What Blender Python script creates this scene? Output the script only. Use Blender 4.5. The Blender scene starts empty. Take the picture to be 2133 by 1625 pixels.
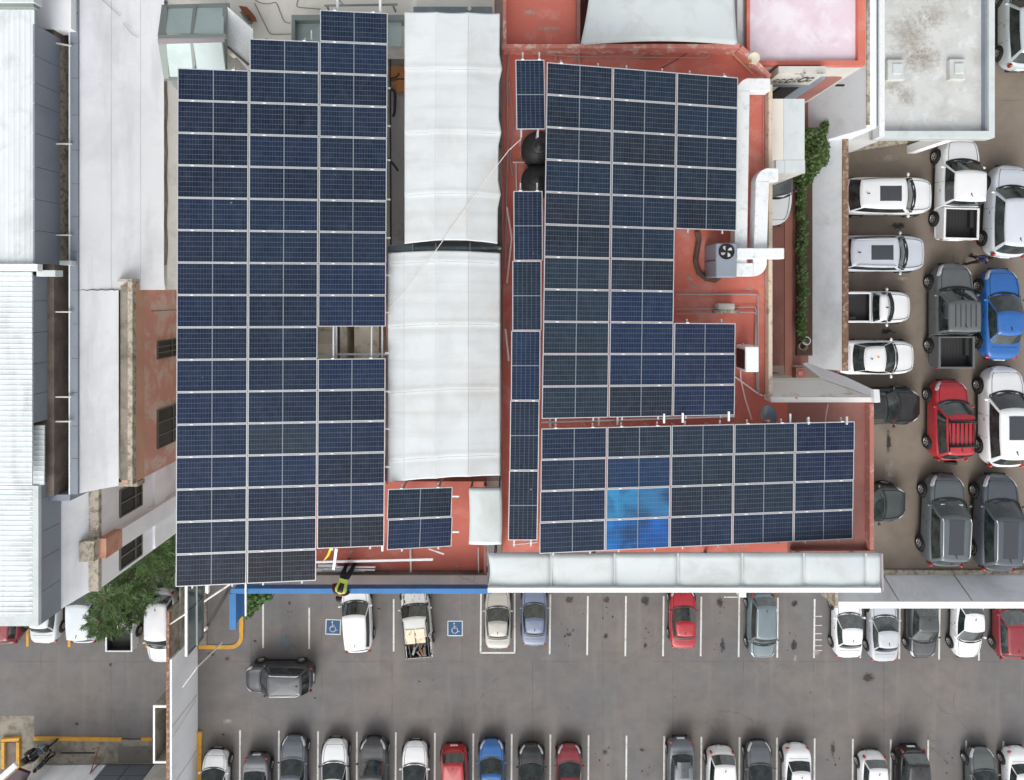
import bpy, bmesh, math, random
import numpy as np
from mathutils import Vector, Matrix, Euler
R = math.radians
random.seed(7)
sc = bpy.context.scene
# ------------------------------------------------------------------ camera, sky, sun, exposure
H = 42.9          # drone height above the street car park
F = 1350.0        # focal length in photo pixels (photo is 2133 px wide)
CX, CY = 1060.0, 605.0
cam_d = bpy.data.cameras.new('drone_camera'); cam = bpy.data.objects.new('drone_camera', cam_d)
sc.collection.objects.link(cam); sc.camera = cam
cam.location = (0, 0, H); cam.rotation_euler = (0, 0, 0)
cam_d.sensor_width = 36.0; cam_d.lens = 36.0 * F / 2133.0
cam_d.shift_x = (1066.5 - CX) / 2133.0; cam_d.shift_y = -(812.5 - CY) / 2133.0
cam_d.clip_start = 0.1; cam_d.clip_end = 1500
world = bpy.data.worlds.new('World'); sc.world = world; world.use_nodes = True
wn = world.node_tree; wn.nodes.clear()
SUN_EL, SUN_AZ = 38, 192
sky = wn.nodes.new('ShaderNodeTexSky'); sky.sky_type = 'NISHITA'; sky.sun_disc = False
sky.sun_elevation = R(SUN_EL); sky.sun_rotation = R(SUN_AZ); sky.dust_density = 4.0; sky.air_density = 1.0
hsv = wn.nodes.new('ShaderNodeHueSaturation'); hsv.inputs['Saturation'].default_value = 0.16
bg = wn.nodes.new('ShaderNodeBackground'); bg.inputs['Strength'].default_value = 0.15
wo = wn.nodes.new('ShaderNodeOutputWorld')
wn.links.new(sky.outputs[0], hsv.inputs['Color']); wn.links.new(hsv.outputs[0], bg.inputs[0]); wn.links.new(bg.outputs[0], wo.inputs[0])
sl = bpy.data.lights.new('sun', 'SUN'); sun = bpy.data.objects.new('sun', sl); sc.collection.objects.link(sun)
sl.energy = 0.55; sl.angle = R(45); sl.color = (1.0, 0.97, 0.93)
az = R(SUN_AZ); el = R(SUN_EL)
sdir = Vector((math.sin(az) * math.cos(el), math.cos(az) * math.cos(el), math.sin(el)))
sun.rotation_euler = (-sdir).to_track_quat('-Z', 'Y').to_euler(); sun.location = (0, 0, 60)
sc.view_settings.view_transform = 'Standard'; sc.view_settings.look = 'None'
sc.view_settings.exposure = 0.47; sc.view_settings.gamma = 1.0; sc.view_settings.use_curve_mapping = False
sc.render.engine = 'CYCLES'; sc.cycles.max_bounces = 8; sc.cycles.use_denoising = True

# ------------------------------------------------------------------ helpers
def P(px, py, h=0.0):
    d = H - h
    return Vector(((px - CX) * d / F, (CY - py) * d / F, h))
def Z(d): return H - d            # height of a level seen at distance d
def lin(r, g, b):
    f = lambda c: ((c / 255) / 12.92 if c / 255 <= 0.04045 else (((c / 255) + 0.055) / 1.055) ** 2.4)
    return (f(r), f(g), f(b), 1)
MATS = {}
def nt(name):
    m = bpy.data.materials.new(name); m.use_nodes = True
    return m, m.node_tree, m.node_tree.nodes['Principled BSDF']
class N:
    def __init__(s, t): s.t = t
    def new(s, typ, **kw):
        n = s.t.nodes.new(typ)
        for k, v in kw.items():
            if k == 'ins':
                for a, b in v.items():
                    if isinstance(b, bpy.types.NodeSocket): s.t.links.new(b, n.inputs[a])
                    else: n.inputs[a].default_value = b
            else: setattr(n, k, v)
        return n
    def math(s, op, a, b=None, c=None):
        n = s.t.nodes.new('ShaderNodeMath'); n.operation = op
        for i, v in enumerate((a, b, c)):
            if v is None: continue
            if isinstance(v, bpy.types.NodeSocket): s.t.links.new(v, n.inputs[i])
            else: n.inputs[i].default_value = v
        return n.outputs[0]
    def ramp(s, f, lo, hi, a=0.0, b=1.0):
        n = s.new('ShaderNodeMapRange', ins={0: f, 1: lo, 2: hi, 3: a, 4: b}); return n.outputs[0]
    def mix(s, f, a, b, mode='MIX'):
        n = s.t.nodes.new('ShaderNodeMix'); n.data_type = 'RGBA'; n.blend_type = mode
        for sock, v in ((n.inputs[0], f), (n.inputs[6], a), (n.inputs[7], b)):
            if isinstance(v, bpy.types.NodeSocket): s.t.links.new(v, sock)
            else: sock.default_value = v
        return n.outputs[2]
    def pos(s, obj=False):
        if obj: return s.t.nodes.new('ShaderNodeTexCoord').outputs['Object']
        return s.t.nodes.new('ShaderNodeNewGeometry').outputs['Position']
    def noise(s, vec, scale, detail=4, rough=0.55, dist=0.0, sx=None):
        if sx:
            vec = s.new('ShaderNodeMapping', ins={0: vec, 3: sx}).outputs[0]
        return s.new('ShaderNodeTexNoise', ins={'Vector': vec, 'Scale': scale, 'Detail': detail, 'Roughness': rough, 'Distortion': dist}).outputs['Fac']
def surf(name, col, rough=0.7, var=0.12, stain=None, stain_amt=0.4, s_scale=0.6, s_lo=0.5, s_hi=0.7, fine=0.06, fscale=30, bump=0.15, metal=0.0,
         streak=None, coat=0, patch=None, p_lo=.55, p_hi=.6, p_scale=1.2):
    """weathered surface: base colour with broad mottling, fine grain, optional stains, streaks and worn patches"""
    if name in MATS: return MATS[name]
    m, t, b = nt(name); n = N(t); p = n.pos()
    c = col if len(col) == 4 else (*col, 1)
    big = n.noise(p, 0.45, 5, 0.6)
    dark = tuple(x * (1 - var) for x in c[:3]) + (1,); lite = tuple(min(1, x * (1 + var)) for x in c[:3]) + (1,)
    out = n.mix(n.ramp(big, 0.3, 0.7), dark, lite)
    if patch:
        pn = n.noise(p, p_scale, 6, 0.65)
        out = n.mix(n.ramp(pn, p_lo, p_hi), out, patch)
    if stain:
        sn = n.noise(p, s_scale, 6, 0.65, 0.4)
        out = n.mix(n.math('MULTIPLY', n.ramp(sn, s_lo, s_hi), stain_amt), out, stain)
    if streak:
        kn = n.noise(p, 1.0, 4, 0.6, 0, streak[0])
        out = n.mix(n.math('MULTIPLY', n.ramp(kn, 0.5, 0.75), streak[2]), out, streak[1])
    fn = n.noise(p, fscale, 3, 0.7)
    out = n.mix(1.0, out, n.new('ShaderNodeCombineColor', ins={0: n.ramp(fn, .25, .75, 1 - fine, 1 + fine), 1: n.ramp(fn, .25, .75, 1 - fine, 1 + fine), 2: n.ramp(fn, .25, .75, 1 - fine, 1 + fine)}).outputs[0], 'MULTIPLY')
    t.links.new(out, b.inputs['Base Color'])
    b.inputs['Roughness'].default_value = rough; b.inputs['Metallic'].default_value = metal
    if coat: b.inputs['Coat Weight'].default_value = coat
    if bump:
        bn = n.new('ShaderNodeBump', ins={'Strength': bump, 'Distance': 0.03, 'Height': n.noise(p, 9, 6, 0.7)})
        t.links.new(bn.outputs[0], b.inputs['Normal'])
    MATS[name] = m; return m
def plain(name, col, rough=0.5, metal=0.0, emit=None, coat=0, trans=0, alpha=1):
    if name in MATS: return MATS[name]
    m, t, b = nt(name)
    n = N(t); fn = n.noise(n.pos(True), 14, 3)
    c = col if len(col) == 4 else (*col, 1)
    t.links.new(n.mix(n.ramp(fn, .3, .7), tuple(x * .92 for x in c[:3]) + (1,), tuple(min(1, x * 1.06) for x in c[:3]) + (1,)), b.inputs['Base Color'])
    b.inputs['Roughness'].default_value = rough; b.inputs['Metallic'].default_value = metal
    b.inputs['Coat Weight'].default_value = coat; b.inputs['Alpha'].default_value = alpha
    b.inputs['Transmission Weight'].default_value = trans
    MATS[name] = m; return m

class MB:
    def __init__(s): s.v = []; s.f = []; s.m = []; s.uv = []
    def face(s, pts, m=0, uv=None):
        i = len(s.v); s.v += [tuple(p) for p in pts]; s.f.append(tuple(range(i, i + len(pts)))); s.m.append(m); s.uv.append(uv)
    def box(s, x0, x1, y0, y1, z0, z1, m=0, M=None):
        c = [Vector((x, y, z)) for z in (z0, z1) for y in (y0, y1) for x in (x0, x1)]
        if M is not None: c = [M @ p for p in c]
        i = len(s.v); s.v += [tuple(p) for p in c]
        for q in ((0, 2, 3, 1), (4, 5, 7, 6), (0, 1, 5, 4), (2, 6, 7, 3), (0, 4, 6, 2), (1, 3, 7, 5)):
            s.f.append(tuple(i + k for k in q)); s.m.append(m); s.uv.append(None)
    def bar(s, a, b, w=0.05, h=None, m=0):
        a = Vector(a); b = Vector(b); d = b - a; L = d.length
        if L < 1e-5: return
        q = d.to_track_quat('X', 'Z').to_matrix().to_4x4(); M = Matrix.Translation(a) @ q
        h = w if h is None else h
        s.box(0, L, -w / 2, w / 2, -h / 2, h / 2, m, M)
    def prism(s, pts, z0, z1, m=0, msd=None, cap=True, bot=False):
        n = len(pts)
        ar = sum(pts[k][0] * pts[(k + 1) % n][1] - pts[(k + 1) % n][0] * pts[k][1] for k in range(n))
        if ar < 0: pts = pts[::-1]
        i = len(s.v); s.v += [(p[0], p[1], z0) for p in pts] + [(p[0], p[1], z1) for p in pts]
        for k in range(n):
            l = (k + 1) % n
            s.f.append((i + k, i + l, i + n + l, i + n + k)); s.m.append(m if msd is None else msd); s.uv.append(None)
        if cap: s.f.append(tuple(i + n + k for k in range(n))); s.m.append(m); s.uv.append(None)
        if bot: s.f.append(tuple(i + k for k in reversed(range(n)))); s.m.append(m); s.uv.append(None)
    def tube(s, pts, r, seg=8, m=0, close=True):
        pts = [Vector(p) for p in pts]; i = len(s.v); n = len(pts)
        for k, p in enumerate(pts):
            d = (pts[min(k + 1, n - 1)] - pts[max(k - 1, 0)]).normalized()
            up = Vector((0, 0, 1)) if abs(d.z) < .95 else Vector((1, 0, 0))
            a = d.cross(up).normalized(); b = a.cross(d)
            rr = r[k] if isinstance(r, (list, tuple)) else r
            for j in range(seg):
                t = 2 * math.pi * j / seg
                s.v.append(tuple(p + a * rr * math.cos(t) + b * rr * math.sin(t)))
        for k in range(n - 1):
            for j in range(seg):
                l = (j + 1) % seg
                s.f.append((i + k * seg + j, i + k * seg + l, i + (k + 1) * seg + l, i + (k + 1) * seg + j)); s.m.append(m); s.uv.append(None)
        if close:
            s.f.append(tuple(i + j for j in range(seg))); s.m.append(m); s.uv.append(None)
            s.f.append(tuple(i + (n - 1) * seg + j for j in reversed(range(seg)))); s.m.append(m); s.uv.append(None)
    def grid(s, fn, nu, nv, m=0, uv=False):
        i = len(s.v)
        for a in range(nu + 1):
            for b in range(nv + 1): s.v.append(tuple(fn(a / nu, b / nv)))
        for a in range(nu):
            for b in range(nv):
                q = i + a * (nv + 1) + b
                s.f.append((q, q + nv + 1, q + nv + 2, q + 1)); s.m.append(m)
                s.uv.append([(a / nu, b / nv), ((a + 1) / nu, b / nv), ((a + 1) / nu, (b + 1) / nv), (a / nu, (b + 1) / nv)] if uv else None)
    def lathe(s, prof, c=(0, 0, 0), seg=24, m=0, M=None):
        i = len(s.v); n = len(prof)
        for (r, z) in prof:
            for j in range(seg):
                t = 2 * math.pi * j / seg; p = Vector((r * math.cos(t), r * math.sin(t), z))
                if M is not None: p = M @ p
                s.v.append(tuple(p + Vector(c)))
        for k in range(n - 1):
            for j in range(seg):
                l = (j + 1) % seg
                s.f.append((i + k * seg + j, i + k * seg + l, i + (k + 1) * seg + l, i + (k + 1) * seg + j)); s.m.append(m); s.uv.append(None)
    def blob(s, c, r, m=0, seg=10, rings=6, M=None):
        prof = [(math.sin(math.pi * k / rings) + 1e-4, -math.cos(math.pi * k / rings)) for k in range(rings + 1)]
        S = Matrix.Diagonal((r[0], r[1], r[2], 1))
        s.lathe(prof, c, seg, m, (M @ S) if M is not None else S)
    def mesh(s, name, mats, smooth=False):
        me = bpy.data.meshes.new(name); me.from_pydata(s.v, [], s.f)
        for m in (mats if isinstance(mats, (list, tuple)) else [mats]): me.materials.append(m)
        me.polygons.foreach_set('material_index', s.m)
        if any(u is not None for u in s.uv):
            ul = me.uv_layers.new(name='UVMap'); k = 0
            for fi, u in enumerate(s.uv):
                for j in range(len(s.f[fi])):
                    ul.data[k].uv = u[j] if u else (0, 0); k += 1
        if smooth: me.polygons.foreach_set('use_smooth', [True] * len(me.polygons))
        me.update(); return me
    def build(s, name, mats, parent=None, smooth=False, loc=None):
        return link(name, s.mesh(name, mats, smooth), parent, loc)
def link(name, me, parent=None, loc=None):
    o = bpy.data.objects.new(name, me); sc.collection.objects.link(o)
    if parent is not None: o.parent = parent
    if loc is not None: o.location = loc
    return o
def tag(o, label=None, cat=None, group=None, kind=None):
    if label: o['label'] = label
    if cat: o['category'] = cat
    if group: o['group'] = group
    if kind: o['kind'] = kind
    return o
def thing(name, label, cat, loc=(0, 0, 0), rz=0, group=None):
    o = bpy.data.objects.new(name, None); sc.collection.objects.link(o)
    o.location = loc; o.rotation_euler = (0, 0, rz); o.empty_display_size = 0.3
    return tag(o, label, cat, group)
def recenter(root, loc):
    """move a thing's Empty to its base without moving its parts"""
    root.location = loc
    for c in sc.objects:
        if c.parent == root and c.matrix_parent_inverse == Matrix.Identity(4): c.location = Vector(c.location) - Vector(loc)

# ------------------------------------------------------------------ materials
M_wall = surf('white_plaster', lin(243, 245, 249), 0.85, 0.03, lin(200, 203, 208), 0.4, 0.35, fine=.03, streak=((2.2, .25, .12), lin(180, 182, 184), .35), bump=.08)
M_wall2 = surf('grey_white_plaster', lin(242, 246, 252), 0.85, 0.04, lin(160, 160, 160), 0.4, 0.4, fine=.03, bump=.08)
M_offwhite = surf('aged_white_plaster', lin(205, 203, 196), 0.85, 0.05, lin(150, 146, 135), 0.6, 0.7, .45, .7, fine=.05, bump=.15)
M_cream = surf('cream_roof_coating', lin(226, 222, 212), 0.8, 0.03, lin(190, 184, 170), 0.45, 0.6, fine=.03)
M_pinkw = surf('faded_pink_plaster', lin(216, 160, 144), 0.9, 0.10, lin(220, 198, 184), .9, .9, .48, .58, fine=.10, bump=.3)
M_concr = surf('old_concrete', lin(150, 143, 130), 0.95, 0.15, lin(95, 88, 78), 0.7, 1.4, .45, .65, fine=.18, bump=.5)
M_curb = surf('lichen_concrete', lin(188, 180, 164), 0.95, 0.15, lin(112, 100, 86), 0.75, 4.5, .46, .6, fine=.25, bump=.6)
M_red = surf('red_roof_paint', lin(206, 116, 100), 0.85, 0.08, lin(216, 162, 150), 0.75, 0.9, .5, .72, fine=.07, bump=.15, streak=((.5, 1.3, 1), lin(172, 92, 80), .35))
M_redd = surf('dull_red_roof_paint', lin(158, 108, 100), 0.8, 0.10, lin(112, 78, 72), 0.6, 0.5, .45, .7, fine=.06)
M_redrim = surf('flaking_red_coping', lin(208, 134, 120), 0.85, 0.1, lin(222, 200, 190), .8, 2.6, .5, .6, fine=.12, bump=.4)
M_rooff = surf('pinkish_white_roof', lin(222, 205, 214), 0.85, .03, lin(232, 226, 232), .8, 0.9, .45, .6, fine=.03, patch=lin(214, 186, 196), p_lo=.52, p_hi=.75, p_scale=.7)
M_memb = surf('white_canopy_membrane', lin(210, 215, 217), 0.6, 0.04, lin(184, 180, 172), .6, .7, .46, .78, fine=.015, streak=((.12, 3.0, 1), lin(186, 186, 182), .5), bump=.08)
M_memb2 = surf('white_awning_sheet', lin(206, 214, 215), 0.5, 0.035, lin(176, 176, 168), .5, .8, fine=.015, bump=.03)
M_white = plain('white_paint', lin(238, 240, 240), 0.45)
M_alu = plain('silver_aluminium', (0.62, 0.64, 0.66), 0.35, 0.35)
M_steel = surf('galvanised_steel', lin(128, 142, 146), 0.35, .08, lin(160, 172, 174), .5, 3, metal=.6, fine=.03, bump=.02)
M_greyp = surf('grey_blue_sheet_metal', lin(138, 146, 158), 0.45, .05, lin(110, 116, 126), .35, .8, fine=.02, bump=.02)
M_greyd = surf('dark_grey_cladding', lin(104, 110, 118), 0.45, .05, fine=.02, bump=.02)
M_corr = surf('pale_corrugated_metal', lin(224, 231, 233), 0.45, .03, lin(176, 180, 178), .5, .9, fine=.02, streak=((2.5, .15, 1), lin(180, 182, 178), .4), bump=.02)
M_rust = surf('rusty_metal', lin(140, 82, 52), .85, .2, lin(90, 50, 34), .6, 3, fine=.2)
M_gutter = surf('grimy_gutter', lin(122, 112, 103), .9, .2, lin(84, 76, 70), .6, 1.5, .4, .6, fine=.2)
M_deckc = surf('brown_grey_deck_concrete', lin(132, 121, 109), 0.85, .07, lin(104, 92, 82), .55, .35, .45, .65, fine=.06, patch=lin(144, 131, 117), p_lo=.6, p_hi=.75, p_scale=.5)
M_greyfl = surf('grey_service_floor', lin(160, 157, 152), .9, .1, lin(92, 90, 86), .6, .8)
M_alley = surf('faded_red_paving', lin(152, 104, 94), .9, .1, lin(118, 78, 70), .5, .7, .45, .65, fine=.08)
M_bigroof = surf('pale_weathered_roof', lin(206, 208, 206), .85, .04, lin(164, 162, 154), .6, .8, .46, .7, fine=.04, patch=lin(214, 217, 217), p_lo=.56, p_hi=.62, p_scale=1.5, streak=((.3, 1.6, 1), lin(170, 168, 160), .4))
M_black = plain('black_plastic', (0.012, 0.012, 0.013), 0.45)
M_dark = plain('dark_void', (0.02, 0.018, 0.016), 0.8)
M_tyre = plain('tyre_rubber', (0.018, 0.018, 0.018), 0.8)
M_rim2 = plain('bright_alloy_rim', (.5, .5, .5), .4, .3)
M_rim = plain('alloy_rim', (0.42, 0.42, 0.43), 0.35, 0.7)
M_yellow = surf('yellow_kerb_paint', lin(214, 160, 60), .8, .1, lin(150, 130, 90), .6, 2.5, .5, .65, fine=.12)
M_blue = surf('blue_fascia_paint', lin(42, 120, 184), .5, .08, lin(30, 88, 140), .5, 2, fine=.04, bump=.03)
M_line = surf('white_line_paint', lin(214, 214, 210), .8, .06, lin(150, 144, 138), .7, 3.0, .5, .7, fine=.1)
M_wood = surf('orange_plywood', lin(176, 118, 70), .8, .12, lin(130, 84, 50), .5, 2)
M_brick = surf('worn_brick', lin(132, 98, 80), .95, .2, lin(176, 160, 142), .8, 5, .5, .6, fine=.25, bump=.6)
M_pipe = plain('grey_conduit', lin(176, 166, 162), .45, .3)
M_pipew = surf('mottled_white_duct', lin(226, 229, 230), .55, .03, lin(176, 180, 182), .55, 4.5, .52, .68, fine=.04)
M_back = plain('panel_backsheet', (.22, .25, .28), .4)
M_cable = plain('cable_white', lin(222, 216, 212), .6)
M_cableb = plain('cable_black', (.02, .02, .02), .6)

def ground_mat():
    m, t, b = nt('parking_lot_concrete'); n = N(t); p = n.pos()
    big = n.noise(p, 0.16, 5, .6); mid = n.noise(p, .9, 6, .65); fine = n.noise(p, 26, 3, .8)
    c = n.mix(n.ramp(big, .35, .65), lin(120, 114, 109), lin(107, 106, 108))
    c = n.mix(n.ramp(mid, .4, .72, 0, .5), c, lin(92, 89, 88))
    mid2 = n.noise(p, .5, 6, .7, .6); c = n.mix(n.ramp(mid2, .56, .74, 0, .5), c, lin(134, 126, 115))
    # slab joints
    sep = n.new('ShaderNodeSeparateXYZ', ins={0: p}); wob = n.noise(p, .8, 4, .6)
    def joint(s, pitch, off, w):
        v = n.math('ADD', s, n.math('MULTIPLY', wob, .12)); v = n.math('DIVIDE', n.math('ADD', v, off), pitch)
        v = n.math('ABSOLUTE', n.math('SUBTRACT', n.math('FRACT', v), .5)); return n.ramp(v, w / pitch * .3, w / pitch, 1, 0)
    gate = n.ramp(n.noise(p, .5, 3), .42, .56, 0, 1)
    j = n.math('MAXIMUM', n.math('MULTIPLY', joint(sep.outputs[0], 4.65, 0.7, .035), gate), n.math('MULTIPLY', joint(sep.outputs[1], 9.2, 1.5, .03), gate))
    c = n.mix(n.math('MULTIPLY', j, .5), c, lin(72, 66, 62))
    wv = n.new('ShaderNodeVectorMath', operation='ADD', ins={0: p, 1: n.new('ShaderNodeVectorMath', operation='SCALE', ins={0: n.new('ShaderNodeTexNoise', ins={'Vector': p, 'Scale': .7, 'Detail': 5}).outputs['Color'], 3: 1.6}).outputs[0]}).outputs[0]
    ve = n.new('ShaderNodeTexVoronoi', feature='DISTANCE_TO_EDGE', ins={'Vector': wv, 'Scale': .16}).outputs['Distance']
    ck = n.math('MULTIPLY', n.ramp(ve, .001, .0035, 1, 0), n.ramp(n.noise(p, .22, 3), .5, .62, 0, .55)); c = n.mix(ck, c, lin(66, 60, 56))
    tr = n.noise(p, 1.0, 3, .5, .2, (.10, 1.1, 1)); c = n.mix(n.ramp(tr, .55, .75, 0, .28), c, lin(92, 90, 90))
    tv = n.noise(p, 1.0, 3, .5, .2, (1.3, .12, 1)); c = n.mix(n.ramp(tv, .55, .75, 0, .22), c, lin(150, 144, 134))
    # tar drips and gum
    vo = n.new('ShaderNodeTexVoronoi', ins={'Vector': p, 'Scale': 1.0}); r = n.new('ShaderNodeSeparateColor', ins={0: vo.outputs['Color']})
    sz = n.ramp(r.outputs[0], .55, 1, 0, .09)
    dd = n.math('ADD', vo.outputs['Distance'], n.math('MULTIPLY', n.math('SUBTRACT', n.noise(p, 14, 3), .5), .05))
    spot = n.math('MULTIPLY', n.math('LESS_THAN', dd, sz), .4)
    c = n.mix(spot, c, lin(62, 56, 52))
    c = n.mix(1, c, n.new('ShaderNodeCombineColor', ins={0: n.ramp(fine, .25, .75, .92, 1.08), 1: n.ramp(fine, .25, .75, .92, 1.08), 2: n.ramp(fine, .25, .75, .92, 1.08)}).outputs[0], 'MULTIPLY')
    t.links.new(c, b.inputs['Base Color']); b.inputs['Roughness'].default_value = .85
    bm = n.new('ShaderNodeBump', ins={'Strength': .2, 'Distance': .02, 'Height': fine}); t.links.new(bm.outputs[0], b.inputs['Normal'])
    return m
M_ground = ground_mat()
def stain_mat(name, col, smooth=.3, amt=.75):
    m, t, b = nt(name); n = N(t); tc = t.nodes.new('ShaderNodeTexCoord')
    d = n.new('ShaderNodeVectorMath', operation='LENGTH', ins={0: tc.outputs['Object']}).outputs['Value']
    geo = n.pos(); no = n.noise(geo, 4.5, 6, .75)
    a = n.math('SUBTRACT', n.math('MULTIPLY', no, 1.5), n.math('ADD', d, .22)); a = n.ramp(a, 0, smooth, 0, amt)
    t.links.new(a, b.inputs['Alpha']); b.inputs['Base Color'].default_value = col; b.inputs['Roughness'].default_value = .6
    return m
M_oil = stain_mat('oil_stain_film', lin(62, 50, 40)); M_oild = stain_mat('dark_oil_film', lin(38, 38, 36)); M_spill = stain_mat('pale_cement_spill', lin(196, 186, 176), .55, .6); M_rustst = stain_mat('brown_water_stain', lin(158, 138, 116), 1.2, .8)
def paint_mat():
    m, t, b = nt('car_paint'); n = N(t); oi = t.nodes.new('ShaderNodeObjectInfo')
    dust = n.noise(n.pos(), 3.0, 4, .6)
    c = n.mix(n.ramp(dust, .45, .8, 0, .07), oi.outputs['Color'], (.3, .28, .26, 1))
    t.links.new(c, b.inputs['Base Color'])
    b.inputs['Roughness'].default_value = .42; b.inputs['Coat Weight'].default_value = .5; b.inputs['Coat Roughness'].default_value = .08
    return m
M_paint = paint_mat()
def glass_mat():
    m, t, b = nt('tinted_car_glass'); n = N(t)
    v = n.noise(n.pos(True), 2.2, 4, .6)
    t.links.new(n.mix(n.ramp(v, .4, .65), (.012, .018, .018, 1), (.045, .06, .058, 1)), b.inputs['Base Color'])
    b.inputs['Roughness'].default_value = .06; b.inputs['IOR'].default_value = 1.6; b.inputs['Coat Weight'].default_value = .5; b.inputs['Coat Roughness'].default_value = .03
    return m
M_glass = glass_mat()
M_sglass = plain('sunroof_glass', (.05, .055, .065), .1, coat=.5)
M_lamp = plain('headlamp_lens', (.62, .64, .66), .12, coat=.6)
M_tail = plain('tail_lamp_lens', (.42, .03, .02), .2, coat=.5)
M_silglass = surf('frosted_glass_pane', lin(178, 194, 192), .3, .06, lin(150, 168, 166), .5, 1.0, fine=.02, bump=0)
M_frame = surf('green_grey_frame', lin(130, 138, 134), .5, .06, fine=.03)
M_tealgl = plain('green_tinted_glass', lin(86, 102, 98), .15, coat=.4)
M_wing = plain('dark_window_glass', (.02, .022, .02), .12)
M_wfr = surf('grey_window_frame', lin(110, 108, 98), .7, .1, fine=.1)
# ------------------------------------------------------------------ ground, lots and deck (setting)
def struct(name, mb, mats, **k):
    o = mb.build(name, mats, **k); o['kind'] = 'structure'; return o
def rect(x0, x1, y0, y1): return [(x0, y0), (x1, y0), (x1, y1), (x0, y1)]
mb = MB(); mb.face([(-300, -300, 0), (300, -300, 0), (300, 300, 0), (-300, 300, 0)])
ground = struct('ground', mb, M_ground)
DK = Z(33.0)                       # parking deck level
AL = Z(30.2)                       # alley level
mb = MB(); Yd = P(0, 1195, DK).y
mb.prism([(12.9, Yd), (60, Yd), (60, 40), (15.2, 40), (15.2, -3.6), (12.9, -3.6)], 0.0, DK)
deck = struct('parking_deck', mb, M_deckc)
mb = MB(); mb.prism(rect(8.0, 14.94, -3.5, 40), 0.01, AL); alley = struct('alley', mb, M_alley)
# kerbs, walks and lines
def flat(name, pts, h, m, parent=None, kind=None):
    mb = MB(); mb.prism([P(x, y, h)[:2] for x, y in pts], h - .003, h); o = mb.build(name, m, parent)
    if kind: o['kind'] = kind
    return o
def line(px0, py0, px1, py1, w=.11, h=.005, m=None, parent=None, name='stall_line', t=.004):
    a = P(px0, py0, h); b = P(px1, py1, h); mb = MB(); mb.bar(a, b, w, t); return mb.build(name, m or M_line, parent or ground)
for x, y0, y1 in ((548, 1246, 1350), (644, 1266, 1352), (820, 1248, 1357), (1145, 1238, 1363), (1223, 1242, 1365), (1302.5, 1242, 1367), (1381, 1242, 1367), (1459.5, 1243, 1367), (1538.5, 1243, 1369),
                  (1619, 1245, 1370), (1695.5, 1248, 1371), (1792, 1262, 1371), (1873, 1262, 1373), (1956, 1262, 1374), (2039, 1262, 1376)):
    line(x + (3 if y0 < 1300 and x > 1100 else 0) * .5, y0, x, y1)
for i in range(21):
    x = [500, 581, 662.5, 743.5, 824.5, 906, 986, 1066, 1146.5, 1226, 1305, 1383.5, 1461, 1540.5, 1618.5, 1697, 1776.5, 1855.5, 1933.5, 2012.5, 2090][i]
    line(x, 1521 + i * 1.15, x - 1, 1700)
line(1002, 1236, 1001, 1360); line(1000, 1360, 1073, 1360); line(1072, 1236, 1072, 1360)
for k, y in enumerate((1284, 1303, 1320, 1333, 1345, 1355)): line(1698, y, 1712, y, .05)
line(1508, 1244, 1540, 1244, .07)
for x, y0, y1 in ((57, 1300, 1347), (144, 1260, 1348), (306, 1262, 1350)): line(x, y0, x, y1, .17, m=M_yellow)
def kerb(pts, w=.2, hh=.12, m=None, closed=False):
    mb = MB(); pp = [P(x, y, 0) for x, y in pts]
    n = len(pp); L = []; Rr = []
    for i, p in enumerate(pp):
        d = (pp[min(i + 1, n - 1)] - pp[max(i - 1, 0)]).normalized(); nn = Vector((-d.y, d.x, 0))
        L.append(p + nn * w / 2); Rr.append(p - nn * w / 2)
    up = Vector((0, 0, hh))
    for i in range(n - 1):
        mb.face([L[i] + up, Rr[i] + up, Rr[i + 1] + up, L[i + 1] + up])
        mb.face([L[i], L[i + 1], L[i + 1] + up, L[i] + up][::-1]); mb.face([Rr[i], Rr[i + 1], Rr[i + 1] + up, Rr[i] + up])
    mb.face([L[0], Rr[0], Rr[0] + up, L[0] + up]); mb.face([L[-1], Rr[-1], Rr[-1] + up, L[-1] + up])
    o = mb.build('kerb', m or M_yellow); o['kind'] = 'structure'; return o
kerb([(415, 1346), (470, 1346.5), (482, 1346)] + [(482 + 22 * math.sin(a), 1324 + 22 * math.cos(a)) for a in [k * math.pi / 14 for k in range(1, 7)]] + [(504, 1322), (504, 1286), (504, 1240)], .26)
kerb([(72, 1537), (180, 1538), (255, 1539)], .22); kerb([(296, 1538), (318, 1538)], .2)
kerb([(417.5, 1522), (416.5, 1720)], .28, .15)
flat('pavement', [(72, 1541), (318, 1541), (318, 1592), (72, 1592)], .1, M_concr, kind='structure')
flat('pavement', [(-60, 1491), (71, 1491), (71, 1640), (-60, 1640)], .006, M_concr, kind='structure')
flat('asphalt_patch', [(246, 1556), (318, 1553), (318, 1590), (246, 1590)], .104, surf('grey_patch', lin(116, 112, 104), .9, .1, lin(84, 80, 74), .6, 1.5), kind='structure')
for x in (8, 39): line(x, 1545, x, 1600, .2, .1, M_yellow, name='ramp_edge', t=.2)
line(5, 1541, 42, 1538, .18, .1, M_yellow, name='ramp_edge', t=.2)
flat('asphalt_patch', [(8, 1547), (36, 1547), (38, 1600), (0, 1615)], .03, M_gutter, kind='structure')
def stain(px, py, rx, ry, m, h=0.0, parent=None, rot=0):
    mb = MB(); pts = [(math.cos(k * math.pi / 10), math.sin(k * math.pi / 10), 0) for k in range(20)]; mb.face(pts)
    o = mb.build('oil_stain' if m in (M_oil, M_oild) else 'surface_stain', m, parent or ground); o.location = P(px, py, h + .009 + random.random() * .003); s = (H - h) / F
    o.scale = (rx * s, ry * s, 1); o.rotation_euler = (0, 0, rot); return o
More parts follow.
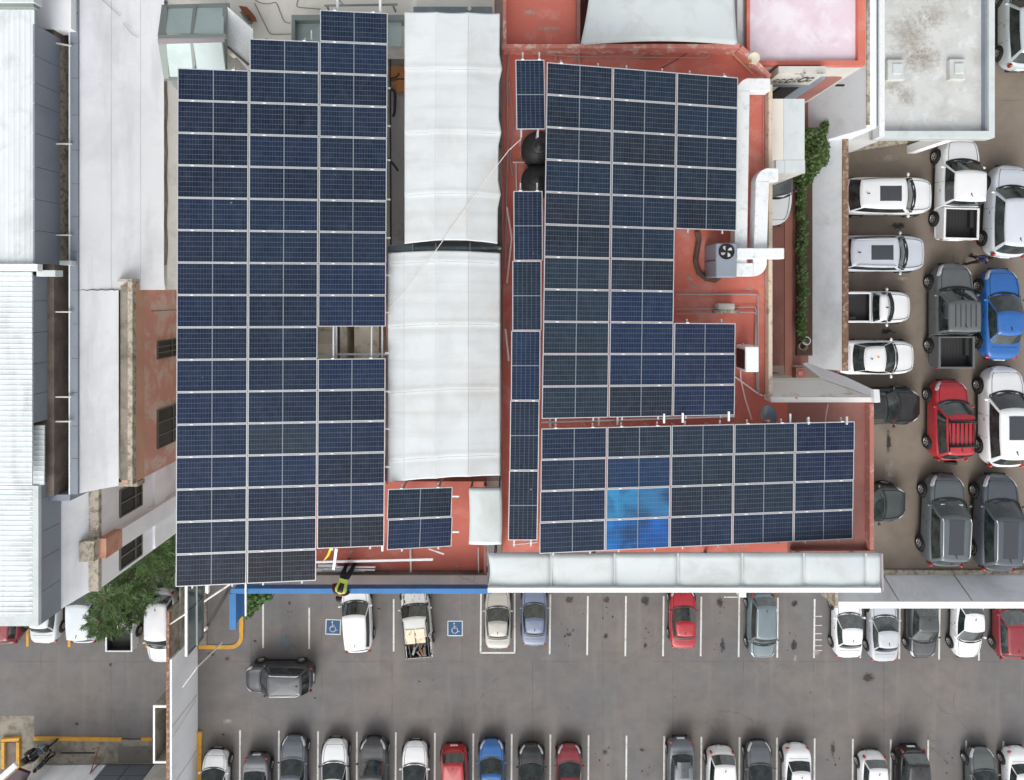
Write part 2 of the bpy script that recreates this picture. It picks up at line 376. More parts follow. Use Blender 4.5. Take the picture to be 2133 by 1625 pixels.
for (x, y, a, b, m) in ((1186, 1250, 20, 14, M_oil), (1264, 1250, 14, 14, M_oil), (1344, 1252, 18, 22, M_oild), (1500, 1255, 15, 20, M_oild), (1655, 1258, 16, 14, M_oild), (1654, 1345, 14, 22, M_oild), (1185, 1322, 12, 9, M_oild),
                        (1262, 1325, 11, 12, M_oild), (1344, 1345, 9, 12, M_oild), (1260, 1567, 12, 13, M_oild), (1338, 1562, 13, 7, M_oild), (472, 1372, 12, 10, M_oil), (440, 1362, 14, 8, M_oil), (603, 1257, 7, 8, M_oil), (531, 1335, 7, 6, M_oil),
                        (790, 1268, 9, 5, M_oil), (656, 1454, 6, 4, M_oild), (475, 1502, 24, 13, M_spill), (1700, 1358, 16, 14, M_spill), (1808, 1412, 26, 20, M_oil), (1656, 1372, 10, 16, M_spill), (465, 1530, 6, 6, M_oild),
                        (230, 1385, 7, 8, M_oild), (160, 1508, 8, 7, M_oild), (873, 1420, 6, 4, M_oild), (1422, 1245, 6, 5, M_oild), (1735, 1560, 10, 30, M_oil), (1505, 1345, 10, 30, M_oild)):
    stain(x, y, a, b, m)
for (x, y, a, b, m) in ((1840, 300, 70, 30, M_rustst), (1850, 330, 50, 20, M_spill), (1880, 580, 30, 10, M_spill), (1852, 985, 22, 60, M_spill), (1850, 560, 26, 14, M_oild), (1848, 690, 30, 12, M_oild), (1870, 470, 30, 14, M_oild), (1851, 920, 10, 50, M_oild)):
    stain(x, y, a, b, m, DK, deck)
rd = random.Random(77)
for cx_, cy_ in [(1185, 1300), (1264, 1300), (1342, 1310), (1500, 1300), (1656, 1320), (596, 1290), (1262, 1580), (1340, 1590), (1738, 1590), (1976, 1585), (1184, 1335), (1500, 1340)]:
    for _ in range(5):
        r_ = rd.uniform(1.6, 4.2); stain(cx_ + rd.gauss(0, 8), cy_ + rd.gauss(0, 18), r_, r_ * rd.uniform(.7, 1.5), rd.choice((M_oil, M_oild, M_oild)))
# deck crack joints
for a, b, c, d in ((1865, 607, 1925, 607), (1868, 700, 1866, 812), (1988, 500, 1986, 545), (2080, 209, 2133, 209)):
    line(a, b, c, d, .03, DK + .004, M_gutter, deck, 'joint_line')
# wheelchair bays
M_sign = surf('blue_bay_paint', lin(44, 86, 128), .8, .08, lin(60, 96, 130), .5, 3, fine=.1)
def bay(px, py, rot=0, faded=False):
    s = 32 * (H / F); root = tag(bpy.data.objects.new('wheelchair_bay_marking', None)); sc.collection.objects.link(root); root.parent = ground
    root.location = P(px, py, 0) + Vector((0, 0, .010)); root.rotation_euler = (0, 0, rot)
    mb = MB(); mb.box(-.5 * s, .5 * s, -.5 * s, .5 * s, -.004, 0); mb.build('border', M_line, root)
    mb = MB(); mb.box(-.44 * s, .44 * s, -.44 * s, .44 * s, -.003, .003); mb.build('blue_field', M_sign, root)
    mb = MB(); c = []
    for k in range(19): t = R(100 + k * 14.5); c.append((-.02 * s + .19 * s * math.cos(t), -.12 * s + .19 * s * math.sin(t), .005))
    mb.tube(c, .026 * s, 4)
    mb.blob((-.06 * s, .32 * s, .005), (.05 * s, .05 * s, .004)); mb.tube([(-.06 * s, .24 * s, .005), (-.04 * s, .02 * s, .005), (.14 * s, .0, .005), (.2 * s, -.2 * s, .005), (.3 * s, -.18 * s, .005)], .03 * s, 4)
    mb.tube([(-.05 * s, .13 * s, .005), (.1 * s, .12 * s, .005)], .022 * s, 4)
    mb.build('wheelchair_symbol', M_line, root)
bay(694, 1306, R(-2)); bay(948, 1309)
mb = MB(); mb.box(-.27, .27, -.3, .3, 0, .008); o = mb.build('worn_blue_paint', surf('worn_blue', lin(96, 112, 122), .85, .1, lin(122, 118, 112), .7, 4), ground); o.location = P(594, 1336, 0)

# ------------------------------------------------------------------ main building
RF = Z(22.6)
def B(x, y, d=22.6): p = P(x, y, Z(d)); return (p.x, p.y)
main = thing('main_building', 'large flat-roofed building with red painted roof carrying the solar arrays', 'building')
mb = MB(); mb.prism([B(372, -60), B(1050, -60), B(1050, -60), B(1208, -60), B(1208, 92), B(1540, 92), B(1604, 160), B(1604, 838), B(1820, 838), B(1820, 1150), B(1012, 1150), B(1012, 1192), B(375, 1192)], 0.02, RF - .75)
mb.build('wall', M_offwhite, main)
def slab(name, pts, d, m, parent=main, th=.8):
    mb = MB(); mb.prism([B(x, y, d) for x, y in pts], Z(d) - th, Z(d)); return mb.build(name, m, parent)
slab('red_roof', [(1047, 92), (1540, 92), (1604, 158), (1604, 838), (1640, 838), (1640, 1150), (1047, 1150)], 22.6, M_red)
slab('dull_red_roof', [(1640, 838), (1820, 838), (1820, 1150), (1640, 1150)], 22.6, M_redd)
slab('red_roof', [(1050, -60), (1206, -60), (1206, 91), (1050, 91)], 22.62, M_red)
slab('red_roof', [(560, 1003), (1012, 1003), (1012, 1192), (560, 1192)], 22.6, M_red)
slab('cream_roof', [(475, -60), (1030, -60), (1030, 112), (475, 112)], 22.9, M_cream)
slab('service_floor', [(372, 112), (1046, 112), (1046, 1002), (372, 1002)], 23.3, M_greyfl, th=.1)
slab('service_floor', [(372, 1003), (559, 1003), (559, 1192), (372, 1192)], 22.8, M_greyfl, th=.6)
# parapets
def wallpx(name, a, b, d, w, hh, m, parent=main):
    mb = MB(); p = P(*a, Z(d)); q = P(*b, Z(d)); v = (q - p).normalized(); n = Vector((-v.y, v.x, 0)) * w / 2
    mb.prism([(p + n)[:2], (q + n)[:2], (q - n)[:2], (p - n)[:2]], Z(d) - hh, Z(d)); return mb.build(name, m, parent)
wallpx('parapet', (1046, 96), (1541, 96), 22.0, .14, .7, M_redrim)
wallpx('parapet', (1544, 98), (1604, 160), 22.0, .16, .7, M_redrim)
wallpx('parapet', (1605, 176), (1605, 832), 22.2, .13, .3, surf('cream_coping', lin(206, 192, 172), .9, .08, lin(140, 120, 96), .7, 4, .54, .66))
wallpx('parapet', (1816, 842), (1816, 1146), 22.3, .14, .32, surf('faded_red_coping', lin(176, 116, 104), .85, .1, lin(206, 170, 158), .6, 2.6, .55, .65))
wallpx('parapet', (1606, 833), (1824, 833), 22.0, .17, .9, surf('fascia_white', lin(226, 224, 220), .6, .04, lin(196, 120, 110), .9, 3.2, .64, .68, fine=.03))
wallpx('parapet', (1051, -60), (1051, 92), 22.2, .12, .5, M_redrim)
wallpx('parapet', (1205, -60), (1205, 91), 22.3, .12, .4, M_redd)
wallpx('parapet', (1010, 1012), (1010, 1196), 22.3, .08, .4, M_redd)
wallpx('parapet', (562, 1197), (1014, 1197), 22.3, .05, .3, M_gutter)
wallpx('roof_curb', (1048, 100), (1045, 1150), 22.2, .05, .45, M_redd)
wallpx('ledge', (364, 1206), (1016, 1206), 22.9, .46, .5, M_ground)
wallpx('ledge', (1650, 1152), (1820, 1152), 22.4, .15, .3, M_redd)
recenter(main, (0, 0, 0))
# cracks/patches on red roof (thin roof repair marks)
for (x, y, a, b, m, d) in ((1345, 118, 55, 18, M_rustst, 22.6), (1456, 500, 14, 28, M_spill, 22.6), (1445, 596, 20, 12, M_spill, 22.6), (1560, 600, 18, 12, M_spill, 22.6), (1438, 580, 16, 12, M_spill, 22.6),
                           (730, 1150, 22, 10, M_spill, 22.6), (790, 1152, 14, 9, M_spill, 22.6), (668, 1150, 16, 8, M_spill, 22.6), (1140, 60, 50, 10, M_spill, 22.62), (1105, 25, 40, 12, M_spill, 22.62), (950, 1180, 16, 8, M_spill, 22.6)):
    stain(x, y, a, b, m, Z(d), main)

# ------------------------------------------------------------------ canopies
M_seam = surf('canopy_seam', lin(190, 188, 184), .7, .08, lin(150, 144, 134), .6, 2.0)
def membrane(name, label, quad, d, nx, folds, xs, amp=.016, sag=.0, scallop=0, edge=None, group=None, sag_axis='x'):
    root = thing(name, label, 'canopy', (0, 0, 0), 0, group)
    A, Bq, C, D = [Vector(P(x, y, Z(d))) for x, y in quad]
    def zf(u, v):
        z = 0
        for f in folds: z += amp * math.exp(-((v - f) / .012) ** 2) - .6 * amp * math.exp(-((v - f - .02) / .02) ** 2)
        for f in xs: z += amp * .5 * math.exp(-((u - f) / .012) ** 2)
        kn = [0] + sorted(xs) + [1]
        for q0, q1 in zip(kn, kn[1:]):
            if q0 <= u <= q1: tt = (u - q0) / (q1 - q0); z += sag * 4 * (q0 * (1 - q0) * (1 - tt) + q1 * (1 - q1) * tt) - .035 * math.sin(math.pi * tt); break
        z += .010 * math.sin(13 * v + 5 * u) * math.sin(9 * u + 3 * v) + .004 * math.sin(17 * v + 11 * u)
        return z
    def fn(u, v):
        a = A.lerp(Bq, u); b = D.lerp(C, u); p = a.lerp(b, v)
        if edge: p.y += edge(u, v)
        if scallop and u > .9 and folds:
            k = min(abs(v - f) for f in folds); p.x -= (u - .9) * 10 * scallop * min(1, (k / .06) ** 1.0)
        p.z += zf(u, v); return p
    mb = MB(); mb.grid(fn, 48, 160 if nx > 3 else 60); o = mb.build('fabric_sheet', M_memb, root, True)
    sm = o.modifiers.new('thickness', 'SOLIDIFY'); sm.thickness = .02
    mb = MB()
    for f in folds: mb.tube([fn(k / 10, f) - Vector((0, 0, .1)) for k in range(1, 10)], .035, 6)
    for u in (.02, .98):
        for v in (.03, .5, .97): p = fn(u, v) - Vector((0, 0, .1)); mb.bar(p, (p.x, p.y, RF - 1.3), .09)
    mb.build('support_frame', M_steel, root)
    for f in folds: mb = MB(); mb.tube([fn(k / 40, f + .010) + Vector((0, 0, .016)) for k in range(1, 39)], .012, 4); mb.build('cross_seam', M_seam, root)
    for f in xs: mb = MB(); mb.tube([fn(f, k / 80) + Vector((0, 0, .012)) for k in range(1, 80)], .007, 4); mb.build('long_seam', M_seam, root)
    return root, fn
membrane('fabric_canopy', 'long white membrane canopy, northern half, above grey steel flashing strip', [(843, 25), (1047, 28), (1042, 508), (843, 508)], 20.7, 5, [.24, .515, .785], [.33, .655], scallop=.09,
         edge=lambda u, v: (-.10 * math.sin(math.pi * u) * (1 - v) - .10 * math.sin(math.pi * u) * -v), group='white membrane canopies in the middle', sag=.26)
membrane('fabric_canopy', 'wider white membrane canopy, southern half, with flat box folds', [(808, 527), (1042, 527), (1042, 990), (808, 1004)], 20.8, 5, [.04, .315, .605, .90], [.15, .435, .72],
         edge=lambda u, v: (.06 * math.sin(math.pi * u) * (1 - v) + .10 * math.sin(math.pi * u) * v), group='white membrane canopies in the middle', sag=.26)
g = thing('steel_flashing', 'curved galvanised steel flashing between the two white canopies', 'flashing')
def fl(u, v):
    x = 808 + (1044 - 808) * u; c = 517; hh = 3 + 11 * math.sin(math.pi * min(1, u * 1.02)) ** .6
    if u < .21: hh = 9; c = 521
    p = P(x, c - hh + 2 * hh * v, Z(21.25)); p.z += .05 * math.sin(math.pi * v); return p
mb = MB(); mb.grid(fl, 30, 4); mb.build('flashing_sheet', M_steel, g, True)
for x in (860, 908, 979): mb = MB(); mb.bar(P(x, 506, Z(21.18)), P(x, 527, Z(21.18)), .03, .06); mb.build('seam', M_alu, g)
# fine cable across canopies
mb = MB(); pts = [P(1085, 290, Z(20.3)), P(1060, 313, Z(20.3)), P(1010, 378, Z(20.35)), P(905, 526, Z(20.4)), P(838, 615, Z(20.45)), P(812, 642, Z(20.45))]
mb.tube(pts, .012, 5); tag(mb.build('overhead_cable', M_cable), 'thin white cable strung diagonally across the white canopies', 'cable')
# tent at top
root = thing('fabric_canopy', 'white tent canopy with concave sides beyond the red roof parapet', 'canopy', group=None)
def tf(u, v):
    x0 = 1232 - 22 * (v ** 1.6); x1 = 1531 + 8 * (v ** 2.0); x = x0 + (x1 - x0) * u
    p = P(x, -60 + 151 * v, Z(21.9)); p.z += .35 * math.sin(math.pi * u) - .15; return p
mb = MB(); mb.grid(tf, 40, 12); o = mb.build('fabric_sheet', M_memb2, root, True); o.modifiers.new('thickness', 'SOLIDIFY').thickness = .03
mb = MB(); 
for u in (.3, .55, .72): mb.tube([tf(u, k / 8) + Vector((0, 0, .012)) for k in range(9)], .008, 4)
mb.build('seam', M_alu, root)
mb = MB()
for u in (.02, .98):
    for v in (.1, .95): p = tf(u, v); mb.bar(p, (p.x, p.y, 10), .12)
mb.build('post', M_steel, root)
mb = MB(); mb.prism([B(1206, -60, 23.6), B(1552, -60, 23.6), B(1552, 91, 23.6), B(1206, 91, 23.6)], 0, Z(23.6)); tag(mb.build('courtyard_block', [surf('brown_courtyard', lin(104, 62, 50), .9, .15, lin(70, 44, 36), .6, .8)]), 'brown lower roof seen beside the white tent canopy', 'roof')
# small canopy
root = thing('white_awning', 'small white rectangular awning beside the red roof strip', 'awning')
A_ = [(978, 1014), (1045, 1014), (1043, 1130), (982, 1133)]
def sf(u, v):
    a = P(978 + 65 * u, 1014 + (1131 - 1014) * v, Z(21.0)); a.z += .05 * math.sin(math.pi * u); a.x += .03 * math.sin(math.pi * v); return a
mb = MB(); mb.grid(sf, 10, 16); o = mb.build('awning_sheet', M_memb2, root, True); o.modifiers.new('thickness', 'SOLIDIFY').thickness = .12
mb = MB()
for u in (.05, .95):
    for v in (.05, .95): p = sf(u, v); mb.bar((p.x, p.y, p.z - .1), (p.x, p.y, RF - .3), .06)
mb.build('leg', M_steel, root)
mb = MB(); mb.blob(P(989, 1094, Z(20.9)), (.05, .05, .03)); mb.build('bolt', M_white, root)
# south awning
root = thing('long_awning', 'long white sheet awning along the south edge with box fascia', 'awning')
xs = [1016, 1148, 1280, 1412, 1546, 1674, 1803, 1832]
for i in range(len(xs) - 1):
    def pf(u, v, i=i):
        x = xs[i] + (xs[i + 1] - xs[i]) * u; y0 = 1151 - (x - 1016) * .0005; y1 = 1224
        if i == 0 and u < .1: x += 5 * math.sin(math.pi * v)
        p = P(x, y0 + (y1 - y0) * v, Z(20.9)); p.z += .03 * math.sin(math.pi * u) ** .5 + .012 * math.sin(5 * v + i) + .006 * math.sin(9 * u + 4 * v + i); return p
    mb = MB(); mb.grid(pf, 10, 6); o = mb.build('awning_panel', M_memb2, root, True); o.modifiers.new('thickness', 'SOLIDIFY').thickness = .04
for x in xs[1:-1]: mb = MB(); mb.bar(P(x, 1152, Z(20.87)), P(x, 1222, Z(20.87)), .05, .05); mb.build('seam', surf('seam_grey', lin(196, 200, 198), .6, .05), root)
mb = MB(); a = P(1016, 1225, Z(20.8)); b = P(1833, 1225, Z(20.8)); mb.box(a.x, b.x, a.y - .12, a.y + .03, Z(20.8) - .25, Z(20.8) + .06); mb.build('fascia', M_white, root)
mb = MB(); mb.bar(P(1834, 1151, Z(20.85)), P(1836, 1229, Z(20.85)), .05, .2); mb.build('edge_trim', surf('trim_mauve', lin(170, 162, 166), .6), root)
for x in (1030, 1250, 1500, 1700, 1820): p = P(x, 1190, Z(21)); mb = MB(); mb.bar((p.x, p.y, p.z - .1), (p.x, min(p.y, -9.3), 17), .1); mb.build('bracket', M_steel, root)
mb = MB(); a = P(1540, 1232, Z(21.5)); mb.box(a.x, a.x + .23, a.y - .2, a.y + .1, Z(21.5) - .3, Z(21.5)); tag(mb.build('floodlight_box', M_white), 'small white box fixed under the long awning edge', 'lamp')

# ------------------------------------------------------------------ solar arrays
def cell_mat():
    m, t, b = nt('solar_cell_glass'); n = N(t)
    uv = n.new('ShaderNodeSeparateXYZ', ins={0: t.nodes.new('ShaderNodeTexCoord').outputs['UV']})
    oi = t.nodes.new('ShaderNodeObjectInfo')
    tint = n.mix(1.0, oi.outputs['Color'], (.56, .55, .54, 1), 'MULTIPLY')
    def ln(s, k, w): return n.ramp(n.math('ABSOLUTE', n.math('SUBTRACT', n.math('FRACT', n.math('MULTIPLY', s, k)), .5)), .5 - w, .5 - w * .4, 0, 1)
    a = n.math('MULTIPLY', ln(uv.outputs[1], 6, .05), .34); c = n.math('MULTIPLY', ln(uv.outputs[0], 12, .09), .16)
    g = n.noise(n.pos(), .8, 3, .5)
    base = n.mix(n.ramp(g, .3, .7), tint, n.mix(.25, tint, (.02, .045, .09, 1)))
    mt = n.math('MULTIPLY', n.math('SUBTRACT', 1, oi.outputs['Alpha']), n.ramp(n.noise(n.pos(), 1.1, 2, .4, .3), .38, .6, 0, 2)); base = n.mix(mt, base, (.012, .045, .12, 1))  # mottles the painted reflection on panels with lowered alpha
    ds = n.noise(n.pos(), 2.6, 6, .7, .3); dv = n.new('ShaderNodeTexVoronoi', ins={'Vector': n.pos(), 'Scale': 1.3}); dr = n.new('ShaderNodeSeparateColor', ins={0: dv.outputs['Color']})
    base = n.mix(n.ramp(ds, .48, .8, 0, .16), base, lin(96, 104, 112)); drop = n.math('MULTIPLY', n.math('LESS_THAN', dv.outputs['Distance'], n.ramp(dr.outputs[0], .7, 1, 0, .045)), .6)
    rb = n.new('ShaderNodeTexWhiteNoise', ins={0: n.new('ShaderNodeVectorMath', operation='FLOOR', ins={0: n.new('ShaderNodeVectorMath', operation='MULTIPLY', ins={0: t.nodes.new('ShaderNodeTexCoord').outputs['UV'], 1: (12, 6, 1)}).outputs[0]}).outputs[0]})
    base = n.mix(n.math('MULTIPLY', rb.outputs['Value'], .12), base, (.05, .08, .14, 1))
    col = n.mix(drop, n.mix(n.math('MAXIMUM', a, c), base, lin(150, 160, 172)), lin(170, 172, 168))
    t.links.new(col, b.inputs['Base Color']); b.inputs['Roughness'].default_value = .22; b.inputs['Specular IOR Level'].default_value = .28
    return m
M_cell = cell_mat()
PAN = {}
def panel_mesh(L, W):
    k = (round(L, 2), round(W, 2))
    if k in PAN: return PAN[k]
    f = .024; mb = MB()
    mb.box(-L / 2, L / 2, -W / 2, -W / 2 + f, 0, .04); mb.box(-L / 2, L / 2, W / 2 - f, W / 2, 0, .04)
    mb.box(-L / 2, -L / 2 + f, -W / 2 + f, W / 2 - f, 0, .04); mb.box(L / 2 - f, L / 2, -W / 2 + f, W / 2 - f, 0, .04)
    mb.box(-.013, .013, -W / 2 + f, W / 2 - f, 0, .034, 1); mb.box(-L / 2 + f, L / 2 - f, -W / 2 + f, W / 2 - f, .004, .012)
    fr = mb.mesh('panel_frame', [M_alu, M_back])
    gl = []
    for s in (-1, 1):
        mb = MB(); x0, x1 = (-L / 2 + f, -.013) if s < 0 else (.013, L / 2 - f); y0, y1 = -W / 2 + f, W / 2 - f
        mb.face([(x0, y0, .032), (x1, y0, .032), (x1, y1, .032), (x0, y1, .032)], 0, [(0, 0), (1, 0), (1, 1), (0, 1)])
        gl.append(mb.mesh('cell_field', M_cell))
    PAN[k] = (fr, gl); return PAN[k]
refl_tint = lambda r, g, b_: (*[min(1, 1.25 * q) for q in lin(r, g, b_)[:3]], .55)  # brightened cell tint with lowered alpha, for painted sky reflections
TINTS = [lin(24, 38, 62), lin(26, 42, 66), lin(22, 36, 58), lin(28, 46, 74), lin(34, 48, 62), lin(26, 42, 78), lin(30, 44, 58), lin(24, 40, 70), lin(38, 50, 62), lin(30, 38, 56), lin(28, 46, 86)]
def array(label, Lp, Rp, dl, dr, ncol, cells, vertical=False, special={}, tint=None, rails=True):
    root = thing('solar_array', label, 'solar array', group=None)
    Lf = lambda i: P(*Lp(i), Z(dl)); Rf = lambda i: P(*Rp(i), Z(dr))
    rng = random.Random(len(label))
    for (i, j) in cells:
        a = Lf(i).lerp(Rf(i), j / ncol); b = Lf(i).lerp(Rf(i), (j + 1) / ncol); c = Lf(i + 1).lerp(Rf(i + 1), (j + 1) / ncol); d = Lf(i + 1).lerp(Rf(i + 1), j / ncol)
        o_ = (a + b + c + d) / 4; ux = ((b - a) + (c - d)).normalized(); vy = ((a - d) + (b - c)); vy = (vy - ux * vy.dot(ux)).normalized(); nz = ux.cross(vy)
        Lx = ((b - a).length + (c - d).length) / 2 - .03; Wy = ((a - d).length + (b - c).length) / 2 - .016
        if vertical: M = Matrix((vy, -ux, nz)).transposed(); fr, gl = panel_mesh(Wy, Lx)
        else: M = Matrix((ux, vy, nz)).transposed(); fr, gl = panel_mesh(Lx, Wy)
        pnl = link('solar_panel', fr, root); pnl.matrix_local = Matrix.Translation(o_) @ M.to_4x4()
        col = special.get((i, j)) or (tint(i, j, rng) if tint else rng.choice(TINTS))
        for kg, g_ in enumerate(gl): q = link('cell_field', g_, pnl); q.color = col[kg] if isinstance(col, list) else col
    if rails:
        rows = sorted({i for i, j in cells}); 
        for j in range(ncol):
            js_ = sorted(i for i, jj in cells if jj == j); runs = []
            for i in js_:
                if runs and (i - runs[-1][-1] == 1 or (i - runs[-1][-1] == 2)): runs[-1].append(i)
                else: runs.append([i])
            for js, f in [(r_, f_) for r_ in runs for f_ in (.22, .78)]:
                a = Lf(min(js) - .12).lerp(Rf(min(js) - .12), (j + f) / ncol); b = Lf(max(js) + 1.1).lerp(Rf(max(js) + 1.1), (j + f) / ncol)
                mb = MB(); mb.bar(a - Vector((0, 0, .07)), b - Vector((0, 0, .07)), .045, .06); mb.build('mounting_rail', M_alu, root)
                for t in (.1, .5, .9):
                    p = a.lerp(b, t); mb = MB(); mb.bar((p.x, p.y, p.z - .1), (p.x, p.y, RF - .15), .05); mb.build('strut', M_alu, root)
        mb = MB()
        for (i, j) in cells:
            for f in (.22, .78):
                if rng.random() < .7:
                    p = Lf(i).lerp(Rf(i), (j + f) / ncol) + Vector((0, 0, .04)); mb.box(p.x - .045, p.x + .045, p.y - .016, p.y + .016, p.z - .02, p.z + .012)
        mb.build('clamps', M_white, root)['kind'] = 'stuff'
    return root
def tl(i, j, r):
    if (i, j) in ((15, 1),): return lin(40, 34, 40)
    if (i, j) == (15, 0): return lin(30, 34, 50)
    if (i, j) == (14, 2): return lin(32, 34, 44)
    if (i, j) == (11, 1): return lin(48, 62, 76)
    if (i, j) in ((10, 0), (12, 1), (13, 2), (9, 2), (7, 2), (6, 2), (12, 0)): return lin(28, 46, 84)
    return r.choice([lin(24, 38, 64), lin(26, 42, 70), lin(22, 36, 60), lin(26, 44, 78), lin(24, 40, 66)])
cellsL = [(i, 0) for i in range(0, 16)] + [(i, 1) for i in range(-1, 16)] + [(i, 2) for i in range(-2, 15) if i != 8]
array('large blue solar array on the west roof with stepped top and one missing panel', lambda i: (370 - .25 * i, 142 + 67.5 * i), lambda i: (808 - .45 * i, 158.5 + 65.25 * i), 19.7, 20.45, 3, cellsL, tint=tl)
array('small solar array of two panels beside the red roof strip', lambda i: (806, 1018 + 63.7 * i), lambda i: (942, 1013.5 + 62 * i), 20.5, 21.0, 1, [(0, 0), (1, 0)], tint=lambda i, j, r: [lin(26, 40, 56), lin(26, 44, 84)][i])
def tr(i, j, r):
    if j == 1 and i in (7, 8, 9): return lin(30, 50, 88)
    if j == 2 and i in (8, 9, 10): return lin(34, 46, 82)
    if j == 0 and i > 5: return lin(42, 58, 70)
    return r.choice([lin(30, 44, 60), lin(34, 46, 60), lin(32, 42, 56), lin(30, 48, 68), lin(38, 46, 58)])
cellsR = [(i, 0) for i in range(11)] + [(i, 1) for i in range(11)] + [(i, 2) for i in (0, 1, 2, 3, 4, 8, 9, 10)]
array('tall solar array on the east red roof with a notch around the air handler', lambda i: (1138 - 1.0 * i, 130 + 67.5 * i), lambda i: (1537 - .65 * i, 162 + 63.9 * i), 20.0, 21.15, 3, cellsR, tint=tr)
array('wide four-row solar array on the south-east roof with painted sky reflection', lambda i: (1127 - 1.25 * i, 892 + 65.3 * i), lambda i: (1780 - 1.25 * i, 877 + 61.3 * i), 20.2, 21.55, 5, [(i, j) for i in range(4) for j in range(5)],
      special={(2, 1): [refl_tint(64, 168, 232), refl_tint(62, 136, 192)], (3, 1): [refl_tint(28, 136, 240), refl_tint(28, 118, 222)], (1, 1): lin(34, 66, 108)}, tint=lambda i, j, r: r.choice([lin(34, 52, 76), lin(38, 54, 72), lin(30, 46, 78), lin(40, 52, 66)]) if j < 4 else r.choice([lin(26, 42, 72), lin(22, 36, 76)]))  # blue sky reflection painted into the cell colour of two panels
nar = lambda i: 125 if i == 0 else (270 if i == .5 else 398 + 145.4 * (i - 1))
def narrow(label, y0, n):
    xl = lambda y: 1075 - (y - 125) * .018; xr = lambda y: 1137 - (y - 125) * .017
    array(label, lambda i: (xl(y0 + 145.4 * i), y0 + 145.4 * i), lambda i: (xr(y0 + 145.4 * i), y0 + 145.4 * i), 20.2, 20.25, 1, [(i, 0) for i in range(n)], True,
          tint=lambda i, j, r: [lin(30, 44, 72), lin(36, 50, 66), lin(30, 52, 88), lin(34, 48, 68), lin(32, 46, 66)][i % 5])
narrow('single upright solar panel north of the black water tanks', 125, 1); narrow('narrow single-file column of five upright solar panels along the canopy', 398, 5)
# ------------------------------------------------------------------ rooftop equipment
def duct(name, label, pts, w, d, hh=.45, round_=.35):
    root = thing(name, label, 'duct'); zt = Z(d); pp = [P(x, y, zt) for x, y in pts]
    for k in range(len(pp) - 1):
        a, b = pp[k], pp[k + 1]; v = (b - a).normalized(); n = Vector((-v.y, v.x, 0)) * w / 2
        a2 = a + v * (w * .5 if k > 0 else 0); b2 = b - v * (w * .5 if k < len(pp) - 2 else 0)
        mb = MB(); mb.prism([(a2 + n)[:2], (b2 + n)[:2], (b2 - n)[:2], (a2 - n)[:2]], zt - hh, zt); o = mb.build('duct_section', M_pipew, root)
        m_ = o.modifiers.new('bevel', 'BEVEL'); m_.width = .02; m_.segments = 2
    for k in range(1, len(pp) - 1):
        c = pp[k]; v0 = (pp[k - 1] - c).normalized(); v1 = (pp[k + 1] - c).normalized(); r = w / 2
        ic = c + v0 * r + v1 * r; N_ = 8; arc = []
        s0 = c + v1 * r - v0 * r * 0; 
        for t in range(N_ + 1):
            th = math.pi / 2 * t / N_; arc.append(ic - v1 * (2 * r) * math.cos(th) - v0 * (2 * r) * math.sin(th))
        mb = MB(); mb.prism([ic[:2]] + [q[:2] for q in arc], zt - hh, zt - .003); mb.build('duct_elbow', M_pipew, root)
    return root
duct('air_duct', 'long white rooftop duct turning west at the top beside the solar array', [(1605, 176), (1549, 176), (1543, 552)], .42, 21.7)
duct('air_duct', 'white duct with rounded elbow running down from the shed roof to the air handler', [(1622, 364), (1589, 364), (1583, 562), (1532, 562)], .44, 21.6)
duct('air_duct', 'short white duct sticking out east from the air handler over the alley', [(1535, 528), (1634, 528)], .36, 21.4, .4)
ac = thing('air_handler', 'grey rooftop air handler box with round black fan grille', 'air handler')
a = P(1492, 506, Z(21.3)); b = P(1535, 578, Z(21.3)); mb = MB(); mb.box(a.x, b.x, b.y, a.y, RF, Z(21.3)); o = mb.build('casing', M_greyp, ac); o.modifiers.new('bevel', 'BEVEL').width = .03
mb = MB(); mb.box(a.x - .02, b.x + .02, (a.y + b.y) / 2 - .01, (a.y + b.y) / 2 + .01, RF + .1, Z(21.3) - .1); mb.build('panel_joint', M_black, ac)
c = P(1513, 524, Z(21.3)); mb = MB(); mb.lathe([(.0001, .006), (.24, .006), (.24, .03), (.26, .03), (.26, 0)], c, 28); mb.build('fan_ring', M_black, ac)
mb = MB()
for k in range(4):
    t = k * math.pi / 2 + .4; mb.face([c + Vector((.04 * math.cos(t + .6), .04 * math.sin(t + .6), .02)), c + Vector((.19 * math.cos(t - .2), .19 * math.sin(t - .2), .014)), c + Vector((.2 * math.cos(t + .25), .2 * math.sin(t + .25), .03)), c + Vector((.15 * math.cos(t + .5), .15 * math.sin(t + .5), .036))])
mb.build('fan_blades', plain('fan_blade', (.5, .5, .5), .4), ac); mb = MB(); mb.lathe([(.05, .02), (.05, .05), (.0001, .055)], c, 14); mb.build('fan_hub', M_black, ac)
# drain/hose bundle
pts = [P(x, y, Z(22.5)) for x, y in ((1452, 484), (1456, 500), (1452, 522), (1449, 545), (1455, 568), (1470, 580), (1490, 584), (1500, 576))]
mb = MB(); mb.tube(pts, .09, 8); tag(mb.build('insulated_hose', surf('hose_wrap', lin(92, 76, 66), .95, .2, lin(60, 50, 44), .7, 6, fine=.2, bump=.8), smooth=True), 'thick curved brown insulated hose behind the air handler', 'hose')
